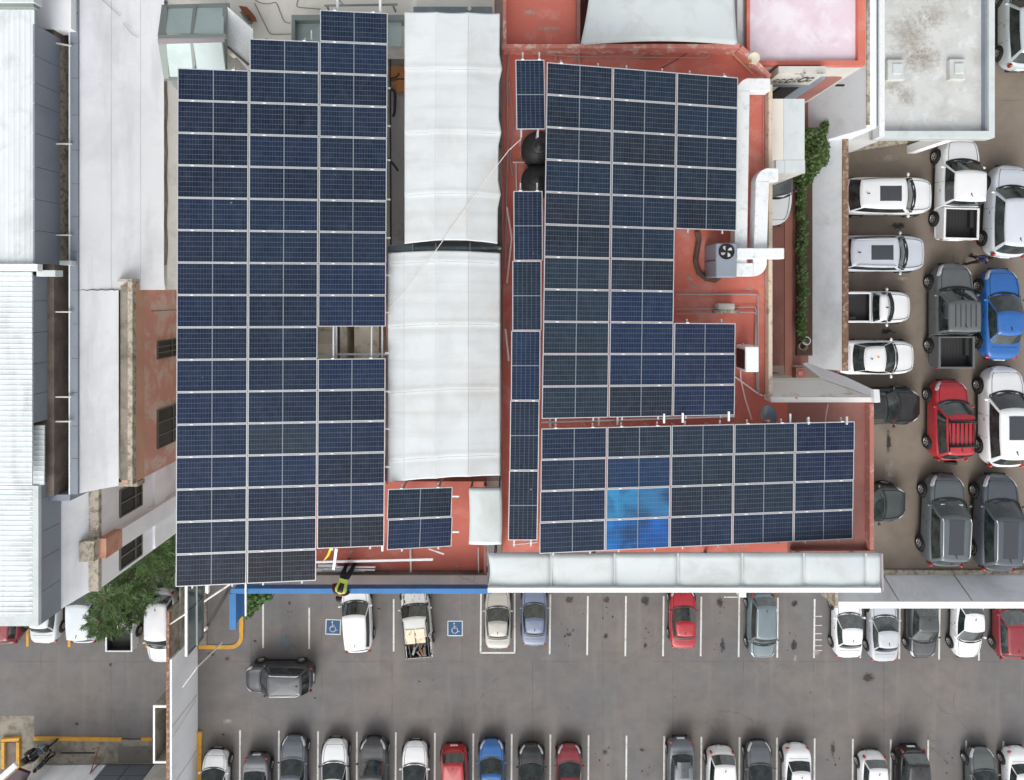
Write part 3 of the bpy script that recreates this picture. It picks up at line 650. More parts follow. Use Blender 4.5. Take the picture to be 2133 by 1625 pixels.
# mini split
ms = thing('condenser_unit', 'small white air conditioner condenser at the roof edge with black side grille', 'air conditioner')
a = P(1547, 722, Z(21.6)); b = P(1581, 775, Z(21.6)); mb = MB(); mb.box(a.x + .1, b.x, b.y, a.y, RF + .1, Z(21.6)); o = mb.build('casing', M_white, ms); o.modifiers.new('bevel', 'BEVEL').width = .025
mb = MB(); mb.box(a.x + .085, a.x + .1, b.y + .08, a.y - .12, RF + .18, Z(21.6) - .08); mb.build('grille', M_black, ms)
mb = MB(); mb.tube([P(1556, 722, Z(21.9)), P(1548, 716, Z(22.0)), P(1542, 728, Z(22.2)), P(1542, 745, Z(22.4)), P(1543, 790, Z(22.5)), P(1552, 830, Z(22.5)), P(1566, 874, Z(22.5))], .025, 6); mb.build('hose', M_cable, ms)
jb = thing('junction_unit', 'weathered cream motor box between two conduits on the red roof', 'junction box')
a = P(1496, 632, Z(22.2)); b = P(1531, 645, Z(22.2)); mb = MB(); mb.box(a.x, b.x, b.y, a.y, RF, Z(22.2)); o = mb.build('box', M_offwhite, jb); o.modifiers.new('bevel', 'BEVEL').width = .03
mb = MB(); a = P(1488, 646, Z(22.4)); b = P(1540, 653, Z(22.4)); mb.box(a.x, b.x, b.y, a.y, RF, Z(22.4)); mb.build('base', M_curb, jb)
def conduit(label, pts, d=22.5, r=.022, m=None, name='conduit', cat='pipe'):
    q = [P(x, y, Z(d)) for x, y in pts]; out = [q[0]]
    for k in range(1, len(q) - 1):
        a = q[k] + (q[k - 1] - q[k]).normalized() * min(.12, (q[k - 1] - q[k]).length / 2); b = q[k] + (q[k + 1] - q[k]).normalized() * min(.12, (q[k + 1] - q[k]).length / 2)
        out += [a, (a + b + q[k] * 2) / 4, b]
    out.append(q[-1]); mb = MB(); mb.tube(out, r, 6)
    return tag(mb.build(name, m or M_pipe), label, cat)
conduit('outer pink-grey conduit loop on the red roof passing above the cream motor box', [(1408, 613), (1579, 613), (1579, 718), (1580, 822)], r=.03)
conduit('inner grey conduit joining the cream motor box from the east', [(1408, 644), (1488, 643), (1488, 643), (1575, 639), (1575, 720), (1577, 812)], r=.022)
conduit('lower conduit running just under the cream motor box', [(1408, 654), (1575, 650), (1573, 722)], r=.022)
conduit('white hose bending down from the conduits to the panel corner', [(1531, 785), (1582, 822), (1590, 824)], r=.03, m=M_cable, name='hose', cat='hose')
conduit('conduit along the north parapet of the red roof with two bends', [(1050, 105), (1190, 118), (1476, 121), (1476, 96)], r=.02)
conduit('long conduit parallel to the top red parapet', [(1048, 102), (1200, 103), (1462, 100)], d=22.4, r=.018)
conduit('pipe dropping from the north parapet to the array beside the corner', [(1157, 96), (1158, 128)], r=.035)
conduit('second pipe dropping from the north parapet toward the array', [(1205, 92), (1207, 136)], r=.04)
conduit('grey pipe along the left side of the narrow solar column', [(1062, 98), (1056, 165), (1058, 300), (1052, 560)], r=.03)
conduit('thin tube slanting beside the single upright panel', [(1060, 170), (1071, 262), (1063, 330), (1068, 366)], r=.022)
conduit('pipe running along the chamfered roof corner', [(1515, 101), (1570, 155)], r=.03, m=surf('pipe_ochre', lin(214, 160, 128), .7))
conduit('tan conduit running the length of the east red roof strip', [(1591, 190), (1590, 350)], r=.018)
conduit('short white pipe loop in front of the black water tanks', [(1068, 338), (1134, 338)], r=.025, m=M_cable)
conduit('vertical white pipe beside the lower black water tank', [(1075, 340), (1076, 398)], r=.025, m=M_cable)
conduit('white downpipe joint beneath the narrow solar column', [(1068, 1134), (1120, 1129)], d=22.3, r=.03, m=M_cable)
conduit('lightning cable crossing the north end of the red roof', [(1378, 142), (1462, 94)], r=.012, m=M_cableb, name='cable', cat='cable')
conduit('white rod leaning between the canopy and narrow column, upper', [(1056, 432), (1066, 495), (1056, 590)], d=22.1, r=.03, m=M_cable)
conduit('white rod leaning between the canopy and narrow column, lower', [(1053, 685), (1060, 752)], d=22.1, r=.035, m=M_cable)
def tank(label, px, py, r):
    t = thing('water_tank', label, 'water tank', P(px, py, RF), 0, 'black water tanks')
    mb = MB(); mb.lathe([(r * .97, 0), (r, .05), (r * .97, .25), (r, .3), (r * .97, .5), (r, .6), (r * .93, .8), (r * .55, .95), (r * .42, 1.0)], (0, 0, 0), 36); mb.build('tank_body', plain('tank_black', (.022, .023, .025), .55), t, True)
    mb = MB(); mb.lathe([(r * .44, .99), (r * .44, 1.06), (r * .4, 1.08), (r * .2, 1.10), (r * .2, 1.12), (.0001, 1.12)], (0, 0, 0), 30); mb.build('lid', plain('tank_lid', (.032, .034, .037), .5), t, True)
    mb = MB(); mb.lathe([(r * 1.04, 0), (r * 1.04, .06), (r * .98, .06)], (0, 0, 0), 30); mb.build('base_ring', M_curb, t)
    return t
tank('upper black plastic water tank beside the single upright panel', 1121, 318, .60); tank('lower black plastic water tank above the narrow solar column', 1118, 383, .56)
# dishes
def dish(label, px, py, d, r, m, tilt, az, arm=M_black):
    t = thing('satellite_dish', label, 'satellite dish', P(px, py, Z(d)))
    M = Euler((R(tilt), 0, R(az))).to_matrix().to_4x4(); M.translation = Vector((0, 0, .55))
    mb = MB(); prof = [(r * k / 8 + 1e-4, .22 * r * (k / 8) ** 2) for k in range(9)]; mb.lathe(prof, (0, 0, 0), 28, 0, M); o = mb.build('reflector', m, t, True); o.modifiers.new('thickness', 'SOLIDIFY').thickness = .012
    mb = MB(); mb.tube([M @ Vector((0, -r * .95, .18 * r)), M @ Vector((0, -r * .9, r * .8))], .018, 6); mb.blob(M @ Vector((0, -r * .9, r * .85)), (.06, .06, .08)); mb.build('receiver_arm', arm, t)
    mb = MB(); mb.tube([(0, 0, -.1), (0, 0, .5)], .025, 8); mb.build('mast', M_steel, t)
dish('dark grey satellite dish at the corner of the red roof and the wide array', 1584, 859, 22.0, .35, surf('dish_grey', lin(76, 88, 100), .6, .1, lin(130, 126, 112), .6, 2.5), -28, -60, M_rust)
dish('cream satellite dish on the chamfered north-east roof corner', 1558, 133, 21.9, .19, surf('dish_cream', lin(190, 184, 166), .7, .05), 30, -45, M_wood)

# hole in the array: tanks and gaps below
hb = thing('rooftop_lightwell', 'beige service boxes and dark gaps seen through the missing panel', 'light well')
def dbox(x0, x1, y0, y1, d, dd, m, name='service_box', parent=hb):
    a = P(x0, y0, Z(d)); b = P(x1, y1, Z(d)); mb = MB(); mb.box(a.x, b.x, b.y, a.y, Z(dd), Z(d)); o = mb.build(name, m, parent); return o
beige = surf('beige_box', lin(226, 214, 194), .8, .06, lin(120, 104, 84), .6, 2.2, .5, .68)
dbox(655, 700, 640, 790, 21.3, 23.8, beige); dbox(708, 722, 640, 790, 21.35, 23.8, beige); dbox(738, 789, 640, 800, 21.4, 23.8, beige); dbox(722, 738, 640, 800, 23.2, 23.28, M_dark, 'gap_floor'); dbox(789, 800, 640, 800, 23.2, 23.28, M_dark, 'gap_floor')
dbox(664, 690, 690, 716, 21.2, 21.3, surf('beige_lid', lin(206, 194, 176), .8, .05), 'access_lid')
dbox(722, 738, 716, 726, 22.6, 22.8, M_concr, 'cross_beam')
for x in (694, 700.5, 796): dbox(x - 1.6, x + 1.6, 676, 752, 20.75, 20.82, M_alu, 'rail')
dbox(662, 808, 736, 740, 20.85, 20.9, M_alu, 'rail')
# gap floor between west array and canopy: planks, cables
pl = thing('plywood_sheets', 'orange plywood sheets lying in the gap beside the north canopy', 'plywood')
dbox(814, 862, 138, 163, 23.1, 23.2, M_wood, 'sheet', pl)
mb = MB(); mb.prism([P(x, y, 0)[:2] for x, y in ((0, 0), (1, 0), (1, 1))], 0, .001)
mb = MB(); mb.prism([B(x, y, 23.1) for x, y in ((815, 172), (830, 166), (862, 168), (862, 186), (828, 193))], Z(23.2), Z(23.1)); mb.build('sheet', M_wood, pl)
conduit('black conduit running down the gap beside the north canopy', [(813, 112), (814, 510)], d=23.2, r=.03, m=M_cableb)
conduit('black drooping cable near the plywood sheets', [(812, 184), (822, 190), (823, 200), (822, 236), (818, 243)], d=22.6, r=.05, m=M_cableb, name='cable', cat='cable')
conduit('black cable hanging in the gap halfway down the array', [(808, 330), (822, 345), (829, 356)], d=22.2, r=.04, m=M_cableb, name='cable', cat='cable')
conduit('black lead across the plywood sheets', [(812, 164), (829, 160), (831, 152)], d=23.0, r=.025, m=M_cableb, name='cable', cat='cable')
for k, y in enumerate((183, 262, 333, 413, 495, 572, 650, 728, 812, 890, 970)):
    pass
st = thing('array_edge_clips', 'row of short pale brackets along the east edge of the west array', 'brackets')
for y in (183, 262, 333, 415, 495, 573, 651, 735, 815, 893, 972):
    mb = MB(); mb.bar(P(802, y, Z(20.55)), P(813, y + 1, Z(20.6)), .05, .05); mb.build('bracket', M_alu, st)
mb = MB(); mb.bar(P(806, 500, Z(20.9)), P(806, 1008, Z(20.9)), .04, .05); mb.build('rail', M_redd, st)
# cream roof north-west: vent, cables, canopy frame
vt = thing('roof_vent', 'small grey rooftop fan unit with rusty cap on the cream roof', 'roof vent')
mb = MB(); a = P(508, 26, Z(22.3)); mb.prism([B(x, y, 22.3) for x, y in ((497, 12), (514, 14), (521, 24), (523, 33), (508, 31))], Z(22.8), Z(22.3)); mb.build('cap', M_rust, vt)
mb = MB(); mb.prism([B(x, y, 22.7) for x, y in ((505, 30), (523, 32), (521, 46), (514, 45))], Z(22.9), Z(22.45)); mb.build('housing', M_steel, vt)
for lab, pts in (('thin grey cable looping across the cream roof top', [(525, -5), (540, 6), (560, 9), (575, 3), (592, 47), (605, 48)]), ('thin diagonal cable on the cream roof', [(530, 6), (562, 72), (606, 71)]), ('thin cable along the cream roof toward the pipe rail', [(622, -5), (616, 15), (668, 19)]),
                 ('short cable at the top edge of the cream roof', [(706, 0), (715, 10)])):
    conduit(lab, pts, d=22.88, r=.014, m=plain('cable_grey', (.2, .19, .18), .6), name='cable', cat='cable')
sk = thing('roof_skylight', 'grey framed glass skylight canopy half hidden by the top solar panels', 'skylight')
dbox(607, 843, 31, 42, 21.9, 22.4, M_frame, 'frame_beam', sk); dbox(607, 614, 42, 150, 21.9, 22.4, M_frame, 'frame_beam', sk); dbox(808, 836, 40, 96, 22.1, 22.15, M_silglass, 'glass_pane', sk); dbox(614, 700, 42, 150, 22.2, 22.25, M_silglass, 'glass_pane', sk); dbox(800, 845, 96, 112, 22.3, 22.8, M_offwhite, 'upstand', sk)
pr = thing('pipe_railing', 'dark pipe rail with short legs above the skylight', 'railing')
mb = MB(); mb.tube([P(676, 12, Z(21.9)), P(828, 9.5, Z(21.9))], .04, 6); mb.build('rail', M_frame, pr)
for x in (684, 822): mb = MB(); mb.tube([P(x - 3, 12, Z(21.9)), P(x + 2, 24, Z(22.3))], .035, 6); mb.build('leg', M_frame, pr)
for x, y in ((703, 23), (792, 28), (649, 84)):
    mb = MB(); mb.bar(P(x, y, Z(20.5)), P(x, y - (30 if y < 60 else 20), Z(20.6)), .075 if y < 60 else .045, .05); tag(mb.build('white_rail_end', M_white), {703: 'left white mounting rail jutting north above the topmost panel', 792: 'right white mounting rail jutting north above the topmost panel', 649: 'short white rail stub jutting above the second column of panels'}[x], 'rail')
sm = thing('satellite_mount', 'small grey mast on the cream roof near the canopy corner', 'mast')
mb = MB(); mb.tube([P(977, 22, Z(22.9)), P(978, 18, Z(22.2))], .07, 10); mb.build('mast_tube', M_cream, sm); 
dbox(861, 1025, 14, 30, 22.4, 22.9, M_steel, 'roof_curb', thing('steel_gutter', 'grey steel gutter strip at the top end of the north canopy', 'gutter'))
# glazed bay, upper left
gb = thing('glazed_bay', 'faceted frosted glass roof light at the upper left of the west array', 'skylight')
def pane(pts, name, m, parent, inset=0):
    mb = MB(); mb.face([P(x, y, Z(d)) for x, y, d in pts]); o = mb.build(name, m, parent); o.modifiers.new('t', 'SOLIDIFY').thickness = -.04; return o
for q in ([(348, 16, 21.75), (402, 17, 21.7), (397, 70, 20.9), (346, 69, 20.9)], [(408, 17, 21.7), (467, 16, 21.7), (465, 71, 20.9), (403, 70, 20.9)], [(347, 91, 20.9), (396, 90, 20.9), (404, 160, 21.8), (352, 160, 21.8)], [(402, 90, 20.9), (465, 88, 20.9), (470, 160, 21.8), (409, 160, 21.8)]):
    pane(q, 'glass_pane', M_silglass, gb)
for q in ([(336, 10, 21.8), (478, 6, 21.8), (478, 16, 21.7), (338, 18, 21.7)], [(329, 73, 20.85), (470, 70, 20.85), (472, 80, 20.8), (329, 82, 20.8)], [(337, 10, 21.8), (348, 14, 21.7), (346, 74, 20.85), (328, 76, 20.85)], [(328, 82, 20.85), (347, 84, 20.85), (352, 164, 21.8), (341, 164, 21.8)],
          [(402, 14, 21.68), (409, 14, 21.68), (403, 72, 20.87), (396, 72, 20.87)], [(396, 88, 20.87), (402, 88, 20.87), (410, 164, 21.78), (403, 164, 21.78)], [(466, 12, 21.68), (474, 12, 21.68), (474, 164, 20.95), (464, 84, 20.87)], [(341, 160, 21.8), (474, 160, 21.8), (474, 167, 21.8), (342, 168, 21.8)]):
    pane(q, 'frame_member', M_frame, gb)
pane([(329, 80, 20.8), (468, 77, 20.8), (468, 88, 20.85), (330, 92, 20.85)], 'ridge_cap', surf('mauve_ridge', lin(142, 132, 136), .6, .05), gb)
pane([(347, 160, 21.82), (480, 160, 21.82), (372, 190, 23.5), (350, 172, 23.5)], 'lower_frame', M_frame, gb)
ws = thing('white_roof_slab', 'white sloping roof slab between the glazed bay and the west array', 'roof slab')
mb = MB(); mb.prism([B(x, y, 21.6) for x, y in ((474, 14), (527, 61), (527, 145), (512, 142), (475, 98))], Z(21.75), Z(21.6)); mb.build('slab', M_white, ws)
mb = MB(); mb.bar(P(474, 97, Z(21.62)), P(519, 136, Z(21.62)), .08, .12); mb.build('edge_gutter', M_gutter, ws)

# bottom west roof clutter
cl = thing('rail_stack', 'aluminium mounting rails and flat sheets lying at the roof edge', 'rails')
for (a_, b_, w, h_, d) in (((602, 1172), (902, 1165), .08, .05, 22.2), ((597, 1186), (760, 1190), .16, .03, 22.45), ((700, 1181), (782, 1181), .05, .05, 22.4), ((735, 1186), (781, 1187), .05, .05, 22.4), ((602, 1192), (672, 1188), .12, .03, 22.42), ((893, 1143), (925, 1154), .05, .05, 22.4)):
    mb = MB(); mb.bar(P(*a_, Z(d)), P(*b_, Z(d)), w, h_); mb.build('rail', M_alu, cl)
mb = MB(); mb.prism([B(x, y, 22.47) for x, y in ((662, 1176), (700, 1176), (762, 1192), (662, 1190))], Z(22.5), Z(22.47)); mb.build('sheet', M_alu, cl)
mb = MB(); mb.bar(P(701, 1142, Z(21.4)), P(695, 1186, Z(21.9)), .09, .05); tag(mb.build('array_prop', M_alu), 'white strut leaning from the west array down onto the red roof', 'strut')
for x, lab in ((797, 'short white post under the lower right corner of the west array'),): mb = MB(); mb.bar(P(x, 1135, Z(20.6)), P(x, 1146, Z(20.7)), .06, .1); tag(mb.build('post', M_white), lab, 'post')
mb = MB(); mb.tube([P(690, 1139, Z(21.2)), P(684, 1156, Z(21.8)), P(673, 1170, Z(22.2))], [.045, .04, .02], 7); tag(mb.build('yellow_strap', plain('yellow_strap', lin(224, 208, 50), .6)), 'yellow strap hanging from the array corner by the worker', 'strap')
conduit('white conduit with a rounded bend across the lower red roof', [(855, 1142), (856, 1196), (770, 1196), (662, 1194)], d=22.45, r=.035, m=M_cable)
conduit('tan conduit down the right side of the lower red roof', [(996, 1140), (997, 1196)], d=22.4, r=.025)
for k, (y, lab) in enumerate(((1034, 'upper short white rail beside the two-panel array'), (1108, 'lower short white rail beside the two-panel array'))): mb = MB(); mb.bar(P(942, y, Z(20.95)), P(956, y, Z(21)), .05, .05); tag(mb.build('white_rail_end', M_white), lab, 'rail')
for x, y, lab in ((1646, 862, 'left white rail end above the wide array'), (1684, 869, 'middle white rail end above the wide array'), (1764, 868, 'right white rail end above the wide array')):
    mb = MB(); mb.bar(P(x, y, Z(21.4)), P(x, 884, Z(21.3)), .05, .05); tag(mb.build('white_rail_end', M_white), lab, 'rail')
conduit('thin cable rising from the roof parapet to the wide array', [(1725, 842), (1721, 862), (1719, 880)], d=22.2, r=.015, m=M_cable, name='cable', cat='cable')
# strip between the two right arrays
mr = thing('cross_rails', 'white cross rails bridging the gap between the two eastern arrays', 'rails')
mb = MB(); mb.bar(P(1128, 880, Z(20.6)), P(1530, 867, Z(21.3)), .05, .05); mb.build('rail', M_alu, mr)
for x in (1146, 1247, 1286, 1383, 1422, 1518): mb = MB(); y = 878 - (x - 1128) * .033; mb.bar(P(x, y - 8, Z(20.7)), P(x, y + 12, Z(20.7)), .06, .05); mb.build('rail', M_white, mr)
# east shed roof & sign
sh = thing('shed_roof', 'cream and white metal shed roof over the alley with folded edge', 'shed')
for (x0, x1, y0, y1, m) in ((1608, 1632, 206, 333, M_cream), (1632.5, 1676, 206, 333, M_memb2), (1616, 1634.5, 333.6, 360, M_memb2), (1635, 1677, 333.6, 361, M_memb2)): dbox(x0, x1, y0, y1, 22.8, 22.9, m, 'roof_panel', sh)
dbox(1608, 1676, 207, 360, 22.91, 25.5, M_offwhite, 'wall', sh)
sg = thing('sign_board', 'white sign board with dark round emblems above the alley entrance', 'sign')
y0 = P(0, 153, Z(22.5)).y; xa = P(1622, 0, Z(22.5)).x; xb = P(1720, 0, Z(22.5)).x
mb = MB(); mb.box(xa, xb, y0, y0 + .25, Z(23.75), Z(22.5)); mb.build('board', M_offwhite, sg)
mb = MB(); mb.box(xa - .4, xb, y0 - .02, y0 + .25, Z(23.95), Z(23.76)); mb.build('lower_trim', M_greyp, sg)
def sgp(u, v, off=.012): return Vector((xa + (xb - xa) * u, y0 - off, Z(22.5 + 1.25 * v)))
dk = plain('sign_ink', (.09, .09, .085), .7)
mb = MB()
for (u, v, r, ir) in ((.14, .62, .09, .04), (.27, .62, .1, .05), (.42, .62, .12, .05), (.70, .52, .15, .07), (.84, .5, .12, .05)):
    for k in range(14):
        t0 = 2 * math.pi * k / 16 + .5; t1 = 2 * math.pi * (k + 1) / 16 + .5; c = sgp(u, v)
        mb.face([c + Vector((ir * math.cos(t0), 0, 2.2 * ir * math.sin(t0))), c + Vector((r * math.cos(t0), 0, 2.2 * r * math.sin(t0))), c + Vector((r * math.cos(t1), 0, 2.2 * r * math.sin(t1))), c + Vector((ir * math.cos(t1), 0, 2.2 * ir * math.sin(t1)))])
for k in range(26):
    u = .55 + random.uniform(-.05, .05); v = random.uniform(-.1, .75); c = sgp(u, v, .013); s = random.uniform(.02, .05); mb.face([c, c + Vector((s, 0, 0)), c + Vector((s, 0, 2 * s)), c + Vector((0, 0, 1.5 * s))])
for k in range(8):
    c = sgp(.36 + .02 * k, .05, .013); mb.box(c.x, c.x + .02, c.y - .003, c.y, c.z, c.z + random.uniform(.03, .07)); c = sgp(.80 + .018 * k, -.02, .013); mb.box(c.x, c.x + .018, c.y - .003, c.y, c.z, c.z + random.uniform(.03, .08))
mb.build('emblem_marks', dk, sg)
gt = thing('alley_gate', 'dark opening with white gate leaf under the sign board', 'gate')
for (x0, x1, m, nm) in ((1606, 1640, M_dark, 'opening'), (1642, 1668, M_greyp, 'gate_leaf'), (1668, 1700, M_redd, 'red_pillar')):
    a = P(x0, 190, Z(26)); b = P(x1, 190, Z(26)); mb = MB(); mb.box(a.x, b.x, y0 + .3, y0 + .4, AL, Z(24)); mb.build(nm, m, gt)

# ------------------------------------------------------------------ east retaining wall, NE blocks
ew = thing('alley_wall', 'tall pale grey-white plaster wall between the alley and the parking deck', 'wall')
X0 = 14.93
XBs = P(1683, 0, AL).x
def batter(y0_, y1_, zt, th):  # alley face leaned back, shaped to catch more sky and look brighter
    mb = MB(); lo = [Vector((XBs, y0_, AL - .02)), Vector((XBs, y1_, AL - .02))]; hi = [Vector((X0, y0_, zt)), Vector((X0, y1_, zt))]
    b2 = [Vector((X0 + th, y0_, zt)), Vector((X0 + th, y1_, zt)), Vector((X0 + th, y0_, AL - .02)), Vector((X0 + th, y1_, AL - .02))]
    mb.face([lo[0], hi[0], hi[1], lo[1]]); mb.face([hi[0], b2[0], b2[1], hi[1]]); mb.face([lo[0], b2[2], b2[0], hi[0]]); mb.face([lo[1], hi[1], b2[1], b2[3]]); mb.face([b2[0], b2[2], b2[3], b2[1]])
    return mb.build('wall_face', M_wall2, ew)
batter(-3.6, 6.77, Z(29.0), .22)
mb = MB(); mb.box(X0 - .02, X0 + .24, -3.6, 6.75, Z(29.0), Z(29.0) + .05); mb.build('brick_capping', M_brick, ew)
batter(6.771, 30, Z(27.05), .40)
mb = MB(); mb.box(X0 - .02, X0 + .12, 6.9, 30, Z(27.05), Z(27.05) + .04); mb.build('brick_capping', M_curb, ew)
nb = thing('northeast_block', 'building block with faded pinkish roof and red painted rim', 'building')
p0 = P(1553, 138, Z(22.9)); p1 = P(1799, 138, Z(22.9))
mb = MB(); mb.box(p0.x, p1.x, p0.y, 22, .03, Z(23.0)); mb.build('wall', M_offwhite, nb)
mb = MB(); mb.box(p0.x + .1, p1.x - .1, p0.y + .1, 21.9, Z(23.0), Z(22.96)); mb.build('roof', M_rooff, nb)
for (a_, b_, c_, d_) in ((p0.x, p0.x + .11, p0.y, 22), (p1.x - .26, p1.x, p0.y, 22), (p0.x + .111, p1.x - .261, p0.y, p0.y + .16)):
    mb = MB(); mb.box(a_, b_, c_, d_, Z(23.0) - .02, Z(22.78)); mb.build('parapet', M_red, nb)
mb = MB(); a = P(1536, 0, Z(23.2)); b = P(1550, 0, Z(23.2)); mb.box(a.x, b.x, P(0, 102, Z(23.2)).y, 22, 5, Z(23.2)); tag(mb.build('gutter_wall', M_wall2), 'narrow grey-white gutter wall between tent canopy and pink roof', 'wall')
cam2 = thing('wall_bracket', 'small dark bracket on the white wall beside the sign', 'bracket'); mb = MB(); a = P(1748, 160, Z(25)); mb.box(a.x - .15, a.x + .15, p0.y - .06, p0.y - .005, a.z, a.z + .12); mb.build('bracket', M_black, cam2)
bb = thing('east_building', 'flat roofed pale building with stained roof and two square vents', 'building')
xL, xR = P(1829, 0, Z(28.9)).x, P(2075, 0, Z(28.9)).x; yB = P(0, 286, Z(28.9)).y
mb = MB(); mb.box(xL + .6, xR - .5, yB + .9, 24, DK - .2, Z(29.6)); mb.build('wall', M_offwhite, bb)
mb = MB(); mb.box(xL, xR, yB, 24, Z(29.55), Z(29.35)); mb.build('roof_slab', M_bigroof, bb)
for (a_, b_, c_, d_, z1, nm, m) in ((xL, xL + .24, yB, 24, 28.8, 'white_coping', M_white), (xL + .241, xR, yB, yB + .3, 28.98, 'parapet', M_memb2), (xR - .26, xR, yB + .301, 24, 28.98, 'parapet', M_memb2)):
    mb = MB(); mb.box(a_, b_, c_, d_, Z(29.4), Z(z1)); mb.build(nm, m, bb)
mb = MB(); mb.box(xR - .34, xR - .262, yB + .301, 24, Z(29.34), Z(29.1)); mb.build('inner_ledge', M_greyp, bb)
for (x0, x1, y0_, y1) in ((1854, 1890, 121, 164), (1984, 2018, 120, 163)):
    a = P(x0, y0_, Z(28.95)); b = P(x1, y1, Z(28.95)); vv = bpy.data.objects.new('roof_hatch', None); sc.collection.objects.link(vv); vv.parent = bb
    mb = MB(); mb.box(a.x, b.x, b.y, a.y, Z(29.35), Z(29.12)); o = mb.build('hatch_box', M_bigroof, vv); o.modifiers.new('b', 'BEVEL').width = .02
    mb = MB(); mb.box(a.x + .2, b.x - .13, b.y + .25, a.y - .2, Z(29.12), Z(29.06)); o = mb.build('hatch_lid', M_memb2, vv); o.modifiers.new('b', 'BEVEL').width = .02
for (x, y, rx, ry, m, rot) in ((1895, 75, 90, 120, M_rustst, 0), (1925, 125, 80, 60, M_rustst, .4), (1860, 175, 50, 50, M_rustst, 0), (1945, 30, 60, 70, M_rustst, 0), (1890, 200, 40, 40, M_rustst, 0)): stain(x, y, rx, ry, m, Z(29.35), bb, rot)
mb = MB(); a = P(1893, 320, DK); mb.box(a.x - .1, a.x + .35, a.y, a.y + .4, DK, Z(29.56)); mb.build('column', M_wall, bb)
mb = MB(); mb.bar(P(1937, 310, DK), P(1937, 285, DK), .06, .5); mb.build('bollard', M_wall, bb)
mb = MB(); x_ = P(1808, 0, Z(29.3)).x; mb.box(X0 + .401, xL + .61, 6.9, 30, 9, Z(29.6)); mb.build('side_roof', M_bigroof, bb)
mb = MB(); mb.bar(P(1829, 0, Z(28.95)), P(1829, 262, Z(28.95)), .07, .07); mb.build('drain_pipe', M_steel, bb)
mb = MB(); a = P(1765, 296, DK); mb.prism([(a.x, P(0, 318, DK).y), (a.x, P(0, 290, DK).y + .5), (P(1905, 0, DK).x + 2, P(0, 290, DK).y + .5), (P(1905, 0, DK).x, P(0, 296, DK).y)], DK, DK + .06); mb.build('apron', M_curb, bb)
bw = thing('brown_fence', 'brown boundary wall strip at the far top right', 'wall'); mb = MB(); a = P(2090, 0, DK); mb.box(a.x, a.x + .35, P(0, 55, DK).y, 30, DK, DK + .5); mb.build('wall_face', surf('ochre_wall', lin(120, 88, 56), .9, .1, lin(60, 44, 30), .6, 1), bw)
# white coping terrace at the wing corner
tr_ = thing('white_parapet_terrace', 'white L-shaped parapet with beige water stains above the south wing', 'parapet')
mb = MB(); mb.face([P(1606, 830, Z(22.05)), P(1822, 829, Z(22.05)), P(1714, 791, Z(23.9)), P(1606, 791, Z(23.9))]); mb.build('sloped_face', surf('stained_white', lin(236, 236, 232), .85, .03, lin(160, 146, 120), .8, .8, .55, .68), tr_)
mb = MB(); mb.bar(P(1606, 792, Z(23.85)), P(1716, 791, Z(23.85)), .14, .12); mb.build('upper_coping', M_cream, tr_)
mb = MB(); mb.face([P(1672, 758, Z(26)), P(1714, 790, Z(23.9)), P(1824, 829, Z(22.0)), P(1826, 815, Z(22.2)), P(1762, 785, Z(24.5)), P(1680, 755, Z(27))]); mb.build('side_coping', M_wall, tr_)
mb = MB(); mb.bar(P(1822, 812, Z(22.0)), P(1824, 838, Z(21.9)), .2, .2); mb.build('corner_block', M_white, tr_)
# south deck wall
Yw0 = Yd
sw = thing('deck_boundary_wall', 'light grey boundary wall with white capping along the deck south edge', 'wall')
ZT = Z(31.6); xw = P(1745, 0, ZT).x; Yt = P(0, 1252, ZT).y
mb = MB(); A1, A2, B1, B2 = Vector((xw, Yd, DK - .02)), Vector((70, Yd, DK - .02)), Vector((xw, Yt, ZT)), Vector((70, Yt, ZT))
mb.face([A1, A2, B2, B1]); mb.face([B1, B2, Vector((70, Yt - .3, ZT)), Vector((xw, Yt - .3, ZT))]); mb.face([Vector((xw, Yt - .3, .02)), Vector((xw, Yt - .3, ZT)), Vector((70, Yt - .3, ZT)), Vector((70, Yt - .3, .02))])  # deck-side face sloped back, shaped to pick up more sky light
mb.face([Vector((xw, Yd, .02)), Vector((xw, Yd, DK - .02)), Vector((xw, Yt, ZT)), Vector((xw, Yt - .3, ZT)), Vector((xw, Yt - .3, .02))]); mb.build('wall_face', M_wall2, sw)
mb = MB(); mb.box(xw, 70, Yt - .32, Yt + .01, ZT + .002, ZT + .09); mb.build('capping', M_white, sw)
mb = MB(); mb.box(xw - .14, xw - .005, Yt - .32, Yt + .75, .02, ZT + .03); mb.build('wall_end', M_curb, sw)
for x in (1838, 1985): p = P(x, 1200, DK); mb = MB(); mb.bar((p.x, Yd, DK + .03), (p.x, Yt, ZT), .03, .02); mb.build('seam', M_gutter, sw)
mb = MB(); mb.box(xw, 70, Yd + .001, Yd + .22, DK - .1, DK + .12); mb.build('mossy_kerb', M_curb, sw)

